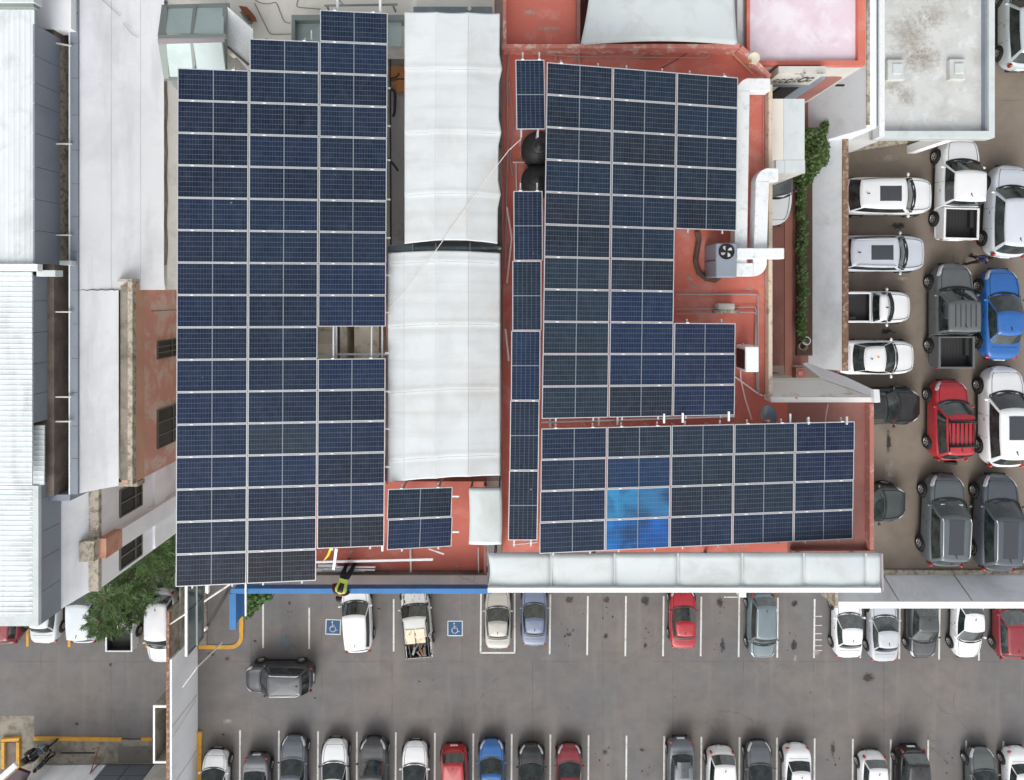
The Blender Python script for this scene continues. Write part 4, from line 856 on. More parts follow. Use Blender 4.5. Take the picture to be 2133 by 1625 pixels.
# ------------------------------------------------------------------ west buildings
wb = thing('white_west_building', 'tall white plastered building with grey-blue coping and corrugated roofs', 'building')
XW = -15.9; ys = P(0, 1028, Z(24)).y; XW2 = -17.0; ye = P(0, 1285, Z(24)).y
mb = MB(); mb.box(XW - .001, XW - .26, ys, 26, 2, Z(24.1)); mb.build('wall', M_wall, wb)
yj = P(0, 604, Z(24.5)).y
def sloped(xa, da, xb, db, ya, yb, nm='sloped_wall', y2=None):
    mb = MB(); y2 = yb if y2 is None else y2
    mb.grid(lambda u, v: Vector((xa + (xb - xa) * u, (ya + ((yb + (y2 - yb) * u) - ya) * v), Z(da + (db - da) * u) - .06 * math.sin(math.pi * u))), 12, 12); o = mb.build(nm, M_wall, wb, True); return o
sloped(XW + .0, 24.0, -13.68, 25.71, 26, yj)
sloped(XW + .0, 24.0, -14.91, 24.76, yj - .01, ys - .0, y2=ys + .05)
mb = MB(); mb.box(-13.69, XW + .1, yj, 26, 2, Z(25.82)); mb.build('wall_base', M_wall, wb)
mb = MB(); mb.box(XW - 1.4, XW - .261, ys, 26, 2, Z(24.75)); mb.build('gutter_floor', M_gutter, wb)
mb = MB(); mb.box(XW - .0, XW - .27, ys, 26, Z(24.1), Z(23.9)); mb.build('coping', M_greyp, wb)
mb = MB(); mb.box(XW - .271, XW - .32, ys, 26, Z(24.2), Z(23.88)); mb.build('coping_edge', M_white, wb)
for y in [28, 90, 163, 240, 313, 383, 452, 525, 605, 675, 747, 818, 888, 955]:
    mb = MB(); p = P(150, y, Z(23.9)); q = P(165, y, Z(23.9)); mb.bar(p + Vector((0, 0, .003)), q + Vector((0, 0, .003)), .015, .01); mb.build('coping_joint', M_gutter, wb)
mb = MB(); mb.box(XW - .28, XW2 - .6, ys - .01, ys - .24, 2, Z(23.9)); mb.build('coping', M_greyp, wb)
mb = MB(); mb.box(-40, XW2, ye, ys - .25, 2, Z(24.5)); mb.build('wall', M_wall, wb)
sloped(XW2, 24.46, -16.31, 25.34, ys + .3, ye, y2=ye + .35)
for k, f in enumerate((.35, .7)):
    mb = MB(); xa_ = XW + 2.22 * f; zz_ = Z(24.0 + 1.71 * f) - .06 * math.sin(math.pi * f) + .003; mb.bar((xa_, yj + .05, zz_), (xa_, 26, zz_), .012, .01); mb.build('lap_seam', surf('lap_grey', lin(196, 198, 202), .8), wb)
# cracks on white wall
mb = MB(); 
for a_, b_ in (((205, -8, 24.36), (250, 34, 24.79)), ((256, 48, 24.84), (276, 72, 25.04)), ((276, 72, 25.04), (288, 78, 25.15))):
    p = P(a_[0], a_[1], Z(a_[2])); q = P(b_[0], b_[1], Z(b_[2])); mb.bar(p, q, .012, .012)
mb.build('crack', M_gutter, wb)
mb = MB(); zz = 24.0; pts = []
for k in range(12): pts.append(Vector((XW + 1.3 * k * .068, yj + .02 * math.sin(k * 2.3), Z(24.0 + k * .068) - .02)))
mb.tube(pts, .018, 4); mb.build('crack', M_gutter, wb)
# lower grey strip + seam at base of wall (service yard)
yd_ = thing('service_yard_roof', 'narrow grey lower roof strip between white wall and west array', 'roof')
mb = MB(); mb.box(-13.68, B(372, 0)[0] - .02, yj + .02, 26, 2, Z(25.85)); mb.build('roof', surf('pale_grey_strip', lin(186, 182, 176), .9, .05, lin(140, 134, 126), .5, .8), yd_)
mb = MB(); pts = [Vector((-13.66 + .02 * math.sin(k * 1.7), 11.5 - k * .5, Z(25.85) + .03)) for k in range(22)]; mb.tube(pts, .045, 5); mb.build('mortar_joint', M_gutter, yd_)
# grey cladding faces with seams
XF = -16.95
def clad(y0_, y1_, za, zb, xt, ys_):
    for k in range(len(ys_) - 1):
        a_, b_ = ys_[k], ys_[k + 1]
        ya, yb = P(0, a_, Z(za)).y, P(0, b_, Z(za)).y
        mb = MB(); mb.box(xt - .06, xt, yb + .008, ya - .008, Z(zb), Z(za)); mb.build('cladding_panel', M_greyp, wb)
XA = P(72, 0, Z(22.7)).x
clad(0, 0, 22.7, 24.0, XA, [50, 115, 172, 215, 277, 347, 415, 480, 549])
XB = P(70, 0, Z(23.0)).x
clad(0, 0, 23.0, 23.95, XB, [573, 627, 693, 758, 822, 882])
XC = P(84, 0, Z(23.4)).x
clad(0, 0, 23.4, 24.48, XC, [1008, 1040, 1110, 1166, 1235, 1302])
mb = MB(); mb.box(XC - .30, XC + .001, P(0, 1304, Z(23.3)).y, P(0, 1012, Z(23.3)).y, Z(23.45), Z(23.3)); mb.build('fascia', M_memb2, wb)
mb = MB(); mb.box(-40, XC - .301, P(0, 1305, Z(23.3)).y, P(0, 1284, Z(23.3)).y, Z(23.45), Z(23.32)); mb.build('fascia', M_memb2, wb)
# corrugated roofs
def corr(x0, x1, y0_, y1_, d, pitch, axis, amp=.02, name='corrugated_roof'):
    a = P(x0, y0_, Z(d)); b = P(x1, y1_, Z(d)); mb = MB()
    if axis == 'y':   # ribs run along y
        n = int((b.x - a.x) / pitch * 4); 
        mb.grid(lambda u, v: Vector((a.x + (b.x - a.x) * u, a.y + (b.y - a.y) * v, Z(d) + amp * max(-.3, math.cos(2 * math.pi * (b.x - a.x) * u / pitch)) ** 3)), n, 2)
    else:
        n = int((a.y - b.y) / pitch * 6)
        mb.grid(lambda u, v: Vector((a.x + (b.x - a.x) * v, a.y + (b.y - a.y) * u, Z(d) + amp * .5 * max(0, math.cos(2 * math.pi * (a.y - b.y) * u / pitch)) ** 5)), n, 2)
    o = mb.build(name, M_corr, wb); o.modifiers.new('t', 'SOLIDIFY').thickness = -.05; return o
corr(-400, 71, 20, 552, 22.7, .19, 'y', .03); corr(-400, 69, 566, 1009, 23.0, .183, 'x', .035); corr(-400, 94, 885, 1009, 23.4, .183, 'x', .03); corr(-400, 70, 1010, 1283, 23.35, .183, 'x', .035)
mb = MB(); mb.box(-40, XA - .02, ys, 26, 2, Z(23.7)); mb.build('roof_base', M_gutter, wb)
mb = MB(); mb.box(-40, XC - .08, ye + .2, ys - .01, 2, Z(23.7)); mb.build('roof_base', M_gutter, wb)
def wbox(x0, x1, y0_, y1_, d, dd, m, nm): dbox(x0, x1, y0_, y1_, d, dd, m, nm, wb)
wbox(-300, 78, 550, 565, 22.55, 22.8, M_white, 'white_gutter'); wbox(76, 115, 563, 576, 22.9, 23.3, M_memb2, 'white_gutter'); wbox(124, 148, 543, 552, 23.6, 24, M_memb2, 'white_gutter')
wbox(-300, 70, 5, 14, 22.5, 22.8, M_frame, 'dark_gutter'); wbox(-300, 70, -60, 4, 22.4, 22.8, M_memb2, 'upper_roof'); wbox(72, 148, -60, 60, 23.6, 24.2, M_wall, 'upper_terrace')
wbox(103, 112, 82, 360, 23.7, 24.4, M_offwhite, 'inner_ledge'); wbox(113, 125, 88, 545, 24.0, 24.5, M_curb, 'inner_ledge'); wbox(104, 109, 578, 1010, 23.9, 24.4, M_memb2, 'inner_ledge'); wbox(110, 122, 565, 1005, 24.2, 24.6, M_curb, 'inner_ledge'); wbox(122, 132, 565, 1005, 24.3, 24.7, M_frame, 'inner_ledge')
for y, x in ((96, 105), (300, 105), (490, 108), (650, 108), (827, 108), (878, 106)): mb = MB(); mb.bar(P(x, y - (8 if y == 96 else 0), Z(23.8)), P(149, y, Z(23.8)), .05, .06); mb.build('tie_bar', M_cream, wb)
# pink block
pb = thing('pink_facade_block', 'old block with peeling pink facade, concrete ledge and dark barred windows', 'building')
XP = -14.40; XQ = -14.90; y0p = P(0, 590, Z(24.72)).y; y1p = P(0, 1008, Z(24.72)).y
mb = MB(); mb.box(XQ, XP, y1p, y0p, .02, Z(24.92)); mb.build('facade', M_pinkw, pb)
mb = MB(); mb.box(XP - .14, XP + .04, y1p - .05, y0p + .05, Z(24.97), Z(24.72)); mb.build('ledge_rim', M_curb, pb)
mb = MB(); mb.box(XP, XP + .03, y1p, y0p, Z(25.57), Z(24.97)); mb.build('facade_band', surf('orange_band', lin(208, 160, 136), .9, .12, lin(196, 178, 158), .8, 1.6), pb)
mb = MB(); mb.box(XQ + .004, XP - .141, y1p + .1, y0p - .1, Z(24.97), Z(24.84)); mb.build('ledge_floor', M_concr, pb)
mb = MB(); mb.box(XQ + .004, XP + .04, y0p + .06, y0p + .16, Z(25.5), Z(24.68)); mb.build('ledge_end', M_curb, pb)
for k, (ya, yb, za, zb) in enumerate(((711, 748, 26.5, 28.6), (855, 935, 26.5, 28.8))):
    a = P(0, ya, Z(za)).y; b = P(0, yb, Z(za)).y; w = bpy.data.objects.new('window', None); sc.collection.objects.link(w); w.parent = pb
    mb = MB(); mb.box(XP - .02, XP + .012, b, a, Z(zb), Z(za)); mb.build('glass', M_wing, w)
    mb = MB()
    for t in (0, .33, .66, 1): mb.box(XP + .012, XP + .05, b + (a - b) * t - .025, b + (a - b) * t + .025, Z(zb), Z(za))
    for t in (.02, .45, .98): mb.box(XP + .012, XP + .045, b, a, Z(zb) + (Z(za) - Z(zb)) * t - .025, Z(zb) + (Z(za) - Z(zb)) * t + .025)
    mb.build('frame', M_wfr, w)
mb = MB(); yy = P(0, 648, Z(26.2)).y; mb.box(XP, XP + .02, yy - .012, yy + .012, Z(29.5), Z(26.1)); mb.build('crack', M_gutter, pb)
# lower white facade with windows
lf = thing('white_facade_wing', 'white lower facade with lichen ledge, pilaster and dark windows', 'building')
XL = -16.0; XM = -16.33; y0l = y1p; y1l = P(0, 1228, Z(25.3)).y
mb = MB(); mb.box(XM, XL, y1l, y0l - .01, .02, Z(25.4)); mb.build('facade', M_wall, lf)
mb = MB(); mb.box(XM - .01, XL + .04, y1l - .03, y0l - .02, Z(25.4), Z(25.2)); mb.build('ledge', M_curb, lf)
mb = MB(); mb.box(XL + .041, XP + .02, y1p - .22, y1p - .051, Z(25.6), Z(25.1)); mb.box(XL - .4, XL + .039, y1p + .0, y1p + .3, Z(25.6), Z(25.15)); mb.build('ledge_return', M_curb, lf)
for ya, yb in ((1013, 1083), (1100, 1140)) if False else ((1002, 1068), (1118, 1178)):
    za, zb = 26.6, 28.2; a = P(0, ya + 20, Z(za)).y; b = P(0, yb + 10, Z(za)).y; w = bpy.data.objects.new('window', None); sc.collection.objects.link(w); w.parent = lf
    mb = MB(); mb.box(XL - .02, XL + .012, b, a, Z(zb), Z(za)); mb.build('glass', M_wing, w)
    mb = MB()
    for t in (0, .5, 1): mb.box(XL + .012, XL + .06, b + (a - b) * t - .03, b + (a - b) * t + .03, Z(zb), Z(za))
    for t in (.0, .3, .98): mb.box(XL + .012, XL + .055, b, a, Z(zb) + (Z(za) - Z(zb)) * t - .03, Z(zb) + (Z(za) - Z(zb)) * t + .03)
    mb.build('frame', M_wfr, w)
ya, yb = P(0, 1126, Z(25.1)).y, P(0, 1166, Z(25.1)).y
mb = MB(); mb.box(XL + .001, XL + .3, yb, ya, .02, Z(25.8)); mb.build('pilaster', M_wall, lf)
mb = MB(); mb.box(XL + .0015, XL + .31, yb - .01, ya + .01, Z(26.3), Z(25.25)); mb.build('exposed_plaster', surf('terracotta_plaster', lin(206, 156, 134), .9, .1, lin(150, 100, 84), .6, 1.5), lf)
mb = MB(); mb.box(XL - .55, XL + .02, yb - .02, ya + .02, Z(25.4), Z(24.95)); mb.build('pilaster_cap', M_curb, lf)
mb = MB(); mb.box(XL + .001, XL + .12, y1l + .1, y0l - .2, Z(30.0), Z(29.1)); mb.build('spandrel_band', M_wall, lf)

# ------------------------------------------------------------------ lower left: lot wall, booth, glass rails, blue fascia
lw = thing('lot_dividing_wall', 'long white wall with worn brick top dividing the two car parks', 'wall')
XD = P(412, 0, 0).x; zt = Z(39.6)
yn = P(0, 1384, 0).y
mb = MB(); mb.box(XD - .2, XD, -45, yn + 2.2, .003, zt); mb.build('wall_face', M_wall, lw)
mb = MB(); mb.box(XD - .32, XD - .14, -45, yn + 5.2, zt - .25, zt + .06); mb.build('brick_coping', M_brick, lw)
mb = MB(); mb.box(XD - .315, XD - .145, yn + 2.2, yn + 5.19, .004, zt - .26); mb.build('unpainted_section', M_concr, lw)
mb = MB(); mb.box(XD - .13, XD - .0, yn + 2.21, yn + 7, .003, zt - 1.1); mb.build('unpainted_section', M_concr, lw)
for y in (1445, 1560): p = P(405, y, 0); mb = MB(); mb.box(XD + .001, XD + .006, p.y, p.y + .03, .1, zt); mb.build('seam', M_gutter, lw)
mb = MB(); mb.tube([(XD + .03, P(0, 1452, 0).y, .3), (XD + .04, P(0, 1450, 0).y - .3, 1.9), (XD + .02, P(0, 1450, 0).y - .5, zt)], .02, 5); mb.build('cable', M_cable, lw)
bo = thing('concrete_booth', 'open concrete booth with white rim against the dividing wall', 'booth')
zb_ = Z(39.9); a = P(319, 1470, zb_); b = P(352, 1590, zb_)
for (x0, x1, y0_, y1_) in ((a.x, a.x + .1, b.y, a.y), (a.x + .101, XD - .33, a.y - .12, a.y), (a.x + .101, XD - .33, b.y, b.y + .1)):
    mb = MB(); mb.box(x0, x1, y0_, y1_, .01, zb_ - .06); mb.build('wall', M_concr, bo); mb = MB(); mb.box(x0 - .01, x1 + .0, y0_ - .01, y1_ + .01, zb_ - .059, zb_); mb.build('rim', M_white, bo)
mb = MB(); mb.box(XD - .36, XD - .325, a.y - 1.6, a.y - .7, .6, 2.0); mb.build('doorway', M_dark, bo)
mb = MB(); mb.box(a.x, XD - .33, b.y - 0, a.y, .005, .03); mb.build('floor', surf('beige_floor', lin(150, 136, 122), .9, .1), bo)
# bottom building
sb = thing('south_building', 'white fronted building with grey window panels at the bottom left', 'building')
yf = P(0, 1592, 0).y; xa_, xb_ = P(78, 0, 0).x, P(352, 0, 0).x
mb = MB(); mb.box(P(82, 0, 0).x, P(222, 0, 0).x, yf - 4, yf, .01, 2.9); mb.build('wall', M_wall, sb)
mb = MB(); mb.box(P(322, 0, 0).x, XD - .4, yf - 4, yf, .01, 2.9); mb.build('wall', M_offwhite, sb)
for k in range(2):
    for l in range(3):
        x0 = P(224 + k * 49, 0, 0).x; x1 = P(224 + k * 49 + 47, 0, 0).x; mb = MB(); mb.box(x0, x1, yf - .1, yf, .02 + l * 1.0, .98 + l * 1.0); mb.build('window_panel', M_greyd, sb)
mb = MB(); mb.box(P(222.5, 0, 0).x, P(321.5, 0, 0).x, yf - 4, yf - .11, .012, 2.9); mb.build('wall', M_memb2, sb)
mb = MB(); mb.box(P(130, 0, 0).x, P(200, 0, 0).x, yf + .8, yf + .87, .1, .14); tag(mb.build('floor_grating', M_black), 'narrow black floor drain on the pavement by the white building', 'drain')
gtt = thing('entry_barrier', 'rusty pole barrier beside the black floor drain', 'barrier')
mb = MB(); p = P(206, 1590, .1); mb.tube([p, (p.x, p.y, 1.0)], .04, 6); mb.tube([(p.x, p.y, .95), P(206, 1556, 1.0), P(192, 1561, 1.0)], .035, 6); mb.build('pole', M_rust, gtt)
gw = thing('slanted_gate_beam', 'white slanted beam above dark red canopy at the bottom left corner', 'beam')
mb = MB(); mb.bar(P(-20, 1640, 2.6), P(34, 1592, 2.2), .35, .2); mb.build('beam', M_white, gw)
mb = MB(); mb.prism([P(x, y, 1.8)[:2] for x, y in ((0, 1635), (36, 1603), (60, 1612), (40, 1650), (0, 1660))], 1.6, 1.8); mb.build('canopy', plain('plum_canopy', lin(72, 48, 58), .5), gw)
# glass rails
gr = thing('glass_balustrade', 'green glass balustrade with white rails beside the dividing wall', 'balustrade')
dz = 20.9; x = P(389, 0, Z(dz)).x; ya = P(0, 1205, Z(dz)).y; yb = P(0, 1366, Z(dz)).y; zlo = Z(dz + 1.05)
mb = MB(); mb.box(x - .01, x + .01, yb, ya, zlo, Z(dz)); mb.build('glass_panel', M_tealgl, gr)
mb = MB(); mb.box(x - .04, x + .04, yb, ya, Z(dz) - .001, Z(dz) + .05); mb.build('top_rail', M_white, gr)
mb = MB(); mb.box(x + .011, x + .05, yb, ya, zlo + .42, zlo + .46); mb.build('middle_rail', M_white, gr)
mb = MB(); mb.box(x - .04, x + .04, yb, ya, zlo - .05, zlo); mb.build('bottom_rail', M_steel, gr)
for t in (.0, .55, .98): y = yb + (ya - yb) * t; mb = MB(); mb.box(x - .03, x + .03, y - .02, y + .02, zlo, Z(dz)); mb.build('post', M_steel, gr)
bf = thing('blue_fascia', 'blue metal fascia rail along the south roof edge turning outward', 'fascia')
d1, d2 = 21.85, 22.3
a = P(483, 1232, Z(d1)); b = P(1025, 1232, Z(d1)); mb = MB(); mb.box(a.x, b.x, a.y, a.y + .03, Z(d2), Z(d1)); mb.build('fascia_face', M_blue, bf)
mb = MB(); mb.box(a.x, b.x, a.y - .05, a.y + .12, Z(d1), Z(d1) + .06); mb.build('top_rail', M_blue, bf)
x = P(483, 0, Z(d1)).x; yb = P(0, 1310, Z(d1)).y
mb = MB(); mb.box(x - .015, x, yb, a.y - .06, Z(22.9), Z(d1)); mb.build('fascia_face', M_blue, bf)
mb = MB(); mb.box(x - .06, x + .16, yb, a.y - .06, Z(d1), Z(d1) + .06); mb.build('top_rail', M_blue, bf)
mb = MB(); mb.box(x - .02, x + .03, yb, P(0, 1214, Z(22.9)).y, Z(22.95), Z(22.9)); mb.build('bottom_rail', M_memb2, bf)
mb = MB(); mb.bar(P(512, 1212, Z(21.3)), P(512, 1282, Z(22.6)), .05, .05); mb.build('white_rod', M_white, bf)
tie = thing('tie_rods', 'thin white and black stay rods running from the fascia corner down to the wall', 'stay rods')
for (a_, b_, m, r) in (((480, 1216, 21), (355, 1300, 38), M_cable, .04), ((484, 1214, 21.2), (412, 1340, 30), M_cableb, .06), ((430, 1308, 26), (388, 1345, 38), M_cable, .06), ((463, 1338, 42.0), (411, 1390, 40), M_cable, .05), ((411, 1390, 40), (380, 1432, 39.8), M_cable, .04)):
    mb = MB(); mb.tube([P(a_[0], a_[1], Z(a_[2])), P(b_[0], b_[1], Z(b_[2]))], r, 6); mb.build('rod', m, tie)
mb = MB(); mb.bar(P(432, 1215, Z(30)), P(432, 1234, Z(31)), .14, .1); tag(mb.build('white_stub_post', M_white), 'short cream post stub below the lower left corner of the west array', 'post')
wk = thing('concrete_walkway', 'stained concrete strip on the ground between the glass balustrade and blue fascia', 'walkway')
for (x0, x1, m) in ((416, 432, M_concr), (433, 500, M_ground)): 
    a = P(x0, 1180, .0); b = P(x1, 1345, 0); mb = MB(); mb.box(a.x, b.x, b.y, a.y, .002, .1 if m is M_concr else .08); mb.build('slab', m, wk)
# ------------------------------------------------------------------ cars
def interp(pts, x):
    if x <= pts[0][0]: return pts[0][1]
    for (a, b), (c, d) in zip(pts, pts[1:]):
        if x <= c:
            t = (x - a) / (c - a); t = t * t * (3 - 2 * t) * .5 + t * .5; return b + (d - b) * t
    return pts[-1][1]
KIND = {
 'sedan': dict(L=4.5, W=.89, top=[(-.5, .60), (-.49, .78), (-.465, .93), (-.42, 1.0), (-.30, 1.02), (0, 1.0), (.17, .98), (.28, .93), (.38, .85), (.45, .76), (.485, .64), (.5, .52)],
   cowl=.225, bow=.22, wt=.035, rt=-.215, rb=-.345, hr=1.45, zb=.97, wb=.80, wr=.64, rbow=.14),
 'hatch': dict(L=4.1, W=.88, top=[(-.5, .62), (-.492, .85), (-.475, .98), (-.44, 1.02), (0, 1.02), (.20, 1.0), (.30, .95), (.40, .86), (.46, .76), (.487, .64), (.5, .52)],
   cowl=.27, bow=.24, wt=.09, rt=-.37, rb=-.455, hr=1.5, zb=.99, wb=.80, wr=.66, rbow=.10),
 'suv': dict(L=4.55, W=.93, top=[(-.5, .66), (-.492, .92), (-.475, 1.06), (-.44, 1.08), (0, 1.08), (.20, 1.07), (.30, 1.03), (.40, .97), (.46, .88), (.487, .74), (.5, .58)],
   cowl=.255, bow=.22, wt=.11, rt=-.385, rb=-.47, hr=1.66, zb=1.06, wb=.86, wr=.735, rbow=.10),
 'pickup': dict(L=5.25, W=.92, top=[(-.5, .55), (-.195, .55), (-.18, 1.06), (0, 1.08), (.22, 1.08), (.30, 1.06), (.40, 1.0), (.46, .92), (.487, .78), (.5, .6)],
   cowl=.265, bow=.18, wt=.145, rt=-.145, rb=-.182, hr=1.72, zb=1.06, wb=.85, wr=.75, rbow=.05),
 'mini': dict(L=4.4, W=.84, top=[(-.5, .55), (-.02, .53), (-.0, .93), (.05, .95), (.22, .95), (.30, .92), (.40, .85), (.46, .76), (.487, .64), (.5, .5)],
   cowl=.235, bow=.2, wt=.12, rt=.02, rb=-.01, hr=1.5, zb=.94, wb=.76, wr=.63, rbow=.04),
}
CARM = {}
def car_meshes(kind):
    if kind in CARM: return CARM[kind]
    K = KIND[kind]; L, W = K['L'], K['W']; parts = []
    pickup = kind in ('pickup', 'mini')
    def hw(x):
        s = abs(x) / (L / 2); n = 7 if x > 0 else 9; e = max(0.0, 1 - s ** n)
        w = W * (e ** .42)
        if x > 0: w *= 1 - .05 * s ** 3
        if pickup and x < -.3 * L: w = W * .97 * (max(0, 1 - s ** 30) ** .3)
        return max(w, .02)
    zt = lambda x: interp(K['top'], x / L)
    st = [-.5 + .5 * (1 - math.cos(math.pi * k / 44)) for k in range(45)]
    st = sorted(set([round(s, 4) for s in st] + [-.495, -.49, .49, .495, .4975, -.4975]))
    if pickup: b0 = K['top'][1][0]; st = sorted(set(st + [b0 - .002, b0, b0 + .008, b0 + .016]))
    ring = []
    for s in st:
        x = s * L; w = hw(x); z = zt(x); e = min(1, (.5 - abs(s)) * L / .35)
        zl = .24 + .16 * (1 - e); f = lambda a, b: (a, b)
        prof = [(0, zl + .02), (w * .80, zl), (w * .93, zl + .03), (w * .985, zl + .14), (w, min(.62, z * .62)), (w * .995, z * .78), (w * .965, z - .085), (w * .925, z - .035), (w * .86, z - .008), (w * .80, z), (w * .45, z + .022), (0, z + .03)]
        if s > .17 and not False: prof[9] = (w * .80, z - .004); prof[8] = (w * .84, z + .004)
        ring.append([(x, y, q) for y, q in prof] + [(x, -y, q) for y, q in prof[-2:0:-1]])
    mb = MB(); n = len(ring[0])
    for r_ in ring: mb.v += r_
    for i in range(len(ring) - 1):
        for j in range(n):
            l = (j + 1) % n; mb.f.append((i * n + j, i * n + l, (i + 1) * n + l, (i + 1) * n + j)); mb.m.append(0); mb.uv.append(None)
    mb.f.append(tuple(range(n))); mb.m.append(0); mb.uv.append(None); mb.f.append(tuple((len(ring) - 1) * n + j for j in reversed(range(n)))); mb.m.append(0); mb.uv.append(None)
    mb.f = [t[::-1] for t in mb.f]
    parts.append(('body', mb.mesh('body', M_paint, True), None))
    # greenhouse rings
    xc, xt, xrt, xr = K['cowl'] * L, K['wt'] * L, K['rt'] * L, K['rb'] * L
    wb, wr = K['wb'], K['wr']; NF = 10; NS = 14
    def ringpts(front, rear, w, bowf, bowr, z, wmid=0):
        out = []
        for k in range(NF + 1):      # front from -w to w
            t = -1 + 2 * k / NF; out.append(Vector((front - bowf * abs(t) ** 2.2, w * t, z)))
        for k in range(1, NS):       # left side front->rear
            t = k / NS; xx = (front - bowf) + ((rear + bowr) - (front - bowf)) * t; out.append(Vector((xx, w * (1 + .03 * math.sin(math.pi * t)) * (1 - wmid * t * t), z)))
        w2 = w * (1 - wmid)
        for k in range(NF + 1): t = 1 - 2 * k / NF; out.append(Vector((rear + bowr * abs(t) ** 2.2, w2 * t, z)))
        for k in range(NS - 1, 0, -1):
            t = k / NS; xx = (front - bowf) + ((rear + bowr) - (front - bowf)) * t; out.append(Vector((xx, -w * (1 + .03 * math.sin(math.pi * t)) * (1 - wmid * t * t), z)))
        return out
    tb = .10 if not pickup else .0
    r0 = ringpts(xc, xr, wb, K['bow'], K['rbow'], K['zb'] - .02, tb)
    r1 = ringpts(xt, xrt, wr, .10, K['rbow'] * .6, K['hr'] - .055, tb)
    r2 = ringpts(xt - .05, xrt + .05, wr * .95, .09, K['rbow'] * .6, K['hr'] - .015, tb)
    r3 = ringpts(xt - .2, xrt + .16, wr * .72, .04, K['rbow'] * .3, K['hr'] + .008, tb)
    mb = MB(); n = len(r0)
    for r_ in (r0, r1, r2, r3): mb.v += [tuple(p) for p in r_]
    for q in range(3):
        for j in range(n):
            l = (j + 1) % n; mb.f.append((q * n + j, q * n + l, (q + 1) * n + l, (q + 1) * n + j)); mb.m.append(0); mb.uv.append(None)
    c = sum(r3, Vector()) / n; mb.v.append((c.x, c.y, K['hr'] + .015)); ci = len(mb.v) - 1
    for j in range(n): mb.f.append((3 * n + j, 3 * n + (j + 1) % n, ci)); mb.m.append(0); mb.uv.append(None)
    parts.append(('cabin', mb.mesh('cabin', M_paint, True), None))
    def glass(idx, name, v0=.06, v1=.93, off=.012, tw=None):
        mb = MB(); cen = Vector(((xc + xr) / 2, 0, .6)); rows = []
        for v in (v0, .35, .65, v1):
            row = []
            for j in idx:
                p = r0[j % n].lerp(r1[j % n], v); d = p - cen; d.z = abs(d.z) * 1.2; row.append(p + d.normalized() * off)
            rows.append(row)
        if tw: 
            for k, row in enumerate(rows):
                a, b = row[0], row[-1]; 
        i = len(mb.v)
        for row in rows: mb.v += [tuple(p) for p in row]
        m_ = len(idx)
        for k in range(3):
            for j in range(m_ - 1): mb.f.append((k * m_ + j, k * m_ + j + 1, (k + 1) * m_ + j + 1, (k + 1) * m_ + j)); mb.m.append(0); mb.uv.append(None)
        # small skirts so the pane has an edge
        me = mb.mesh(name, M_glass, True); return (name, me, None)
    # denser front arcs: trim corners by interpolating indices
    parts.append(glass(list(range(0, NF + 1)), 'windshield', .03, .95))
    s0 = NF; side = list(range(s0, s0 + NS + 1))
    h = NS // 2
    parts.append(glass(side[1:h + 1], 'side_window', .08, .93)); 
    if kind != 'mini': parts.append(glass(side[h:-1], 'side_window', .085, .92))
    parts.append(glass(list(range(s0 + NS, s0 + NS + NF + 1)), 'rear_window', .10, .92))
    o = s0 + NS + NF; sid2 = list(range(o, o + NS + 1))
    if kind != 'mini': parts.append(glass(sid2[1:NS - h + 1], 'side_window', .085, .92))
    parts.append(glass(sid2[NS - h:-1], 'side_window', .08, .93))
    # trim: arches, sills, grille, seams
    mb = MB()
    wx = (.30 * L, -.295 * L) if kind != 'pickup' else (.32 * L, -.29 * L)
    for x in wx:
        for s in (-1, 1):
            M = Matrix.Translation((x, s * (W - .06), .36)) @ Euler((R(-90 * s), 0, 0)).to_matrix().to_4x4()
            mb.lathe([(.0001, .063), (.40, .063), (.405, .05), (.405, 0)], (0, 0, 0), 24, 0, M)
    mb.box(-.20 * L, .21 * L, -W + .015, W - .015, .22, .30)
    xf = L / 2
    mb.box(xf - .10, xf + .006, -.42 * W * 2 * .62, .42 * W * 2 * .62, .42, .56); mb.box(-xf - .004, -xf + .1, -W * .6, W * .6, .34, .42)
    for s in (-1, 1):
        pts = [(x, s * hw(x) * .79, zt(x) + .012) for x in [L * (.20 + .245 * k / 8) for k in range(9)]]
        mb.tube(pts, .011, 4)
        for x0 in ((.02 * L, -.20 * L) if not pickup else (.06 * L,)):
            mb.tube([(x0, s * (hw(x0) * .965 + .004), zt(x0) - .08), (x0 + .01, s * (hw(x0) + .003), .6), (x0 + .01, s * (hw(x0) * .99 + .003), .34)], .009, 4)
        mb.box(-.02 * L - .09, -.02 * L + .05, s * (W - .004) - .012, s * (W - .004) + .012, .80, .825)
    pts = [(L * .442 - .03 * (t / 5) ** 2, t / 5 * hw(L * .44) * .79, zt(L * .442) + .028 - .016 * abs(t / 5)) for t in range(-5, 6)]; mb.tube(pts, .011, 4)
    if kind == 'sedan':
        xk = -.352 * L; mb.tube([(xk, t / 5 * .62, zt(xk) + .03 - .016 * abs(t / 5)) for t in range(-5, 6)], .010, 4)
    parts.append(('black_trim', mb.mesh('black_trim', M_black), None))
    # cowl
    mb = MB(); N_ = 12
    for k in range(N_):
        t0 = -1 + 2 * k / N_; t1 = -1 + 2 * (k + 1) / N_
        f = lambda t, d: (xc + .02 + d - (K['bow']) * abs(t) ** 2.2, wb * 1.0 * t, zt(xc) + .034 - .02 * abs(t))
        mb.face([f(t0, -.05), f(t1, -.05), f(t1, .07), f(t0, .07)])
    mb.tube([(xc - .02, -.05, K['zb'] + .06), (xc - .16, .55, K['zb'] + .12)], .012, 4); mb.tube([(xc - .0, -.6, K['zb'] + .03), (xc - .06, -.02, K['zb'] + .09)], .012, 4)
    parts.append(('cowl', mb.mesh('cowl', M_black), None))
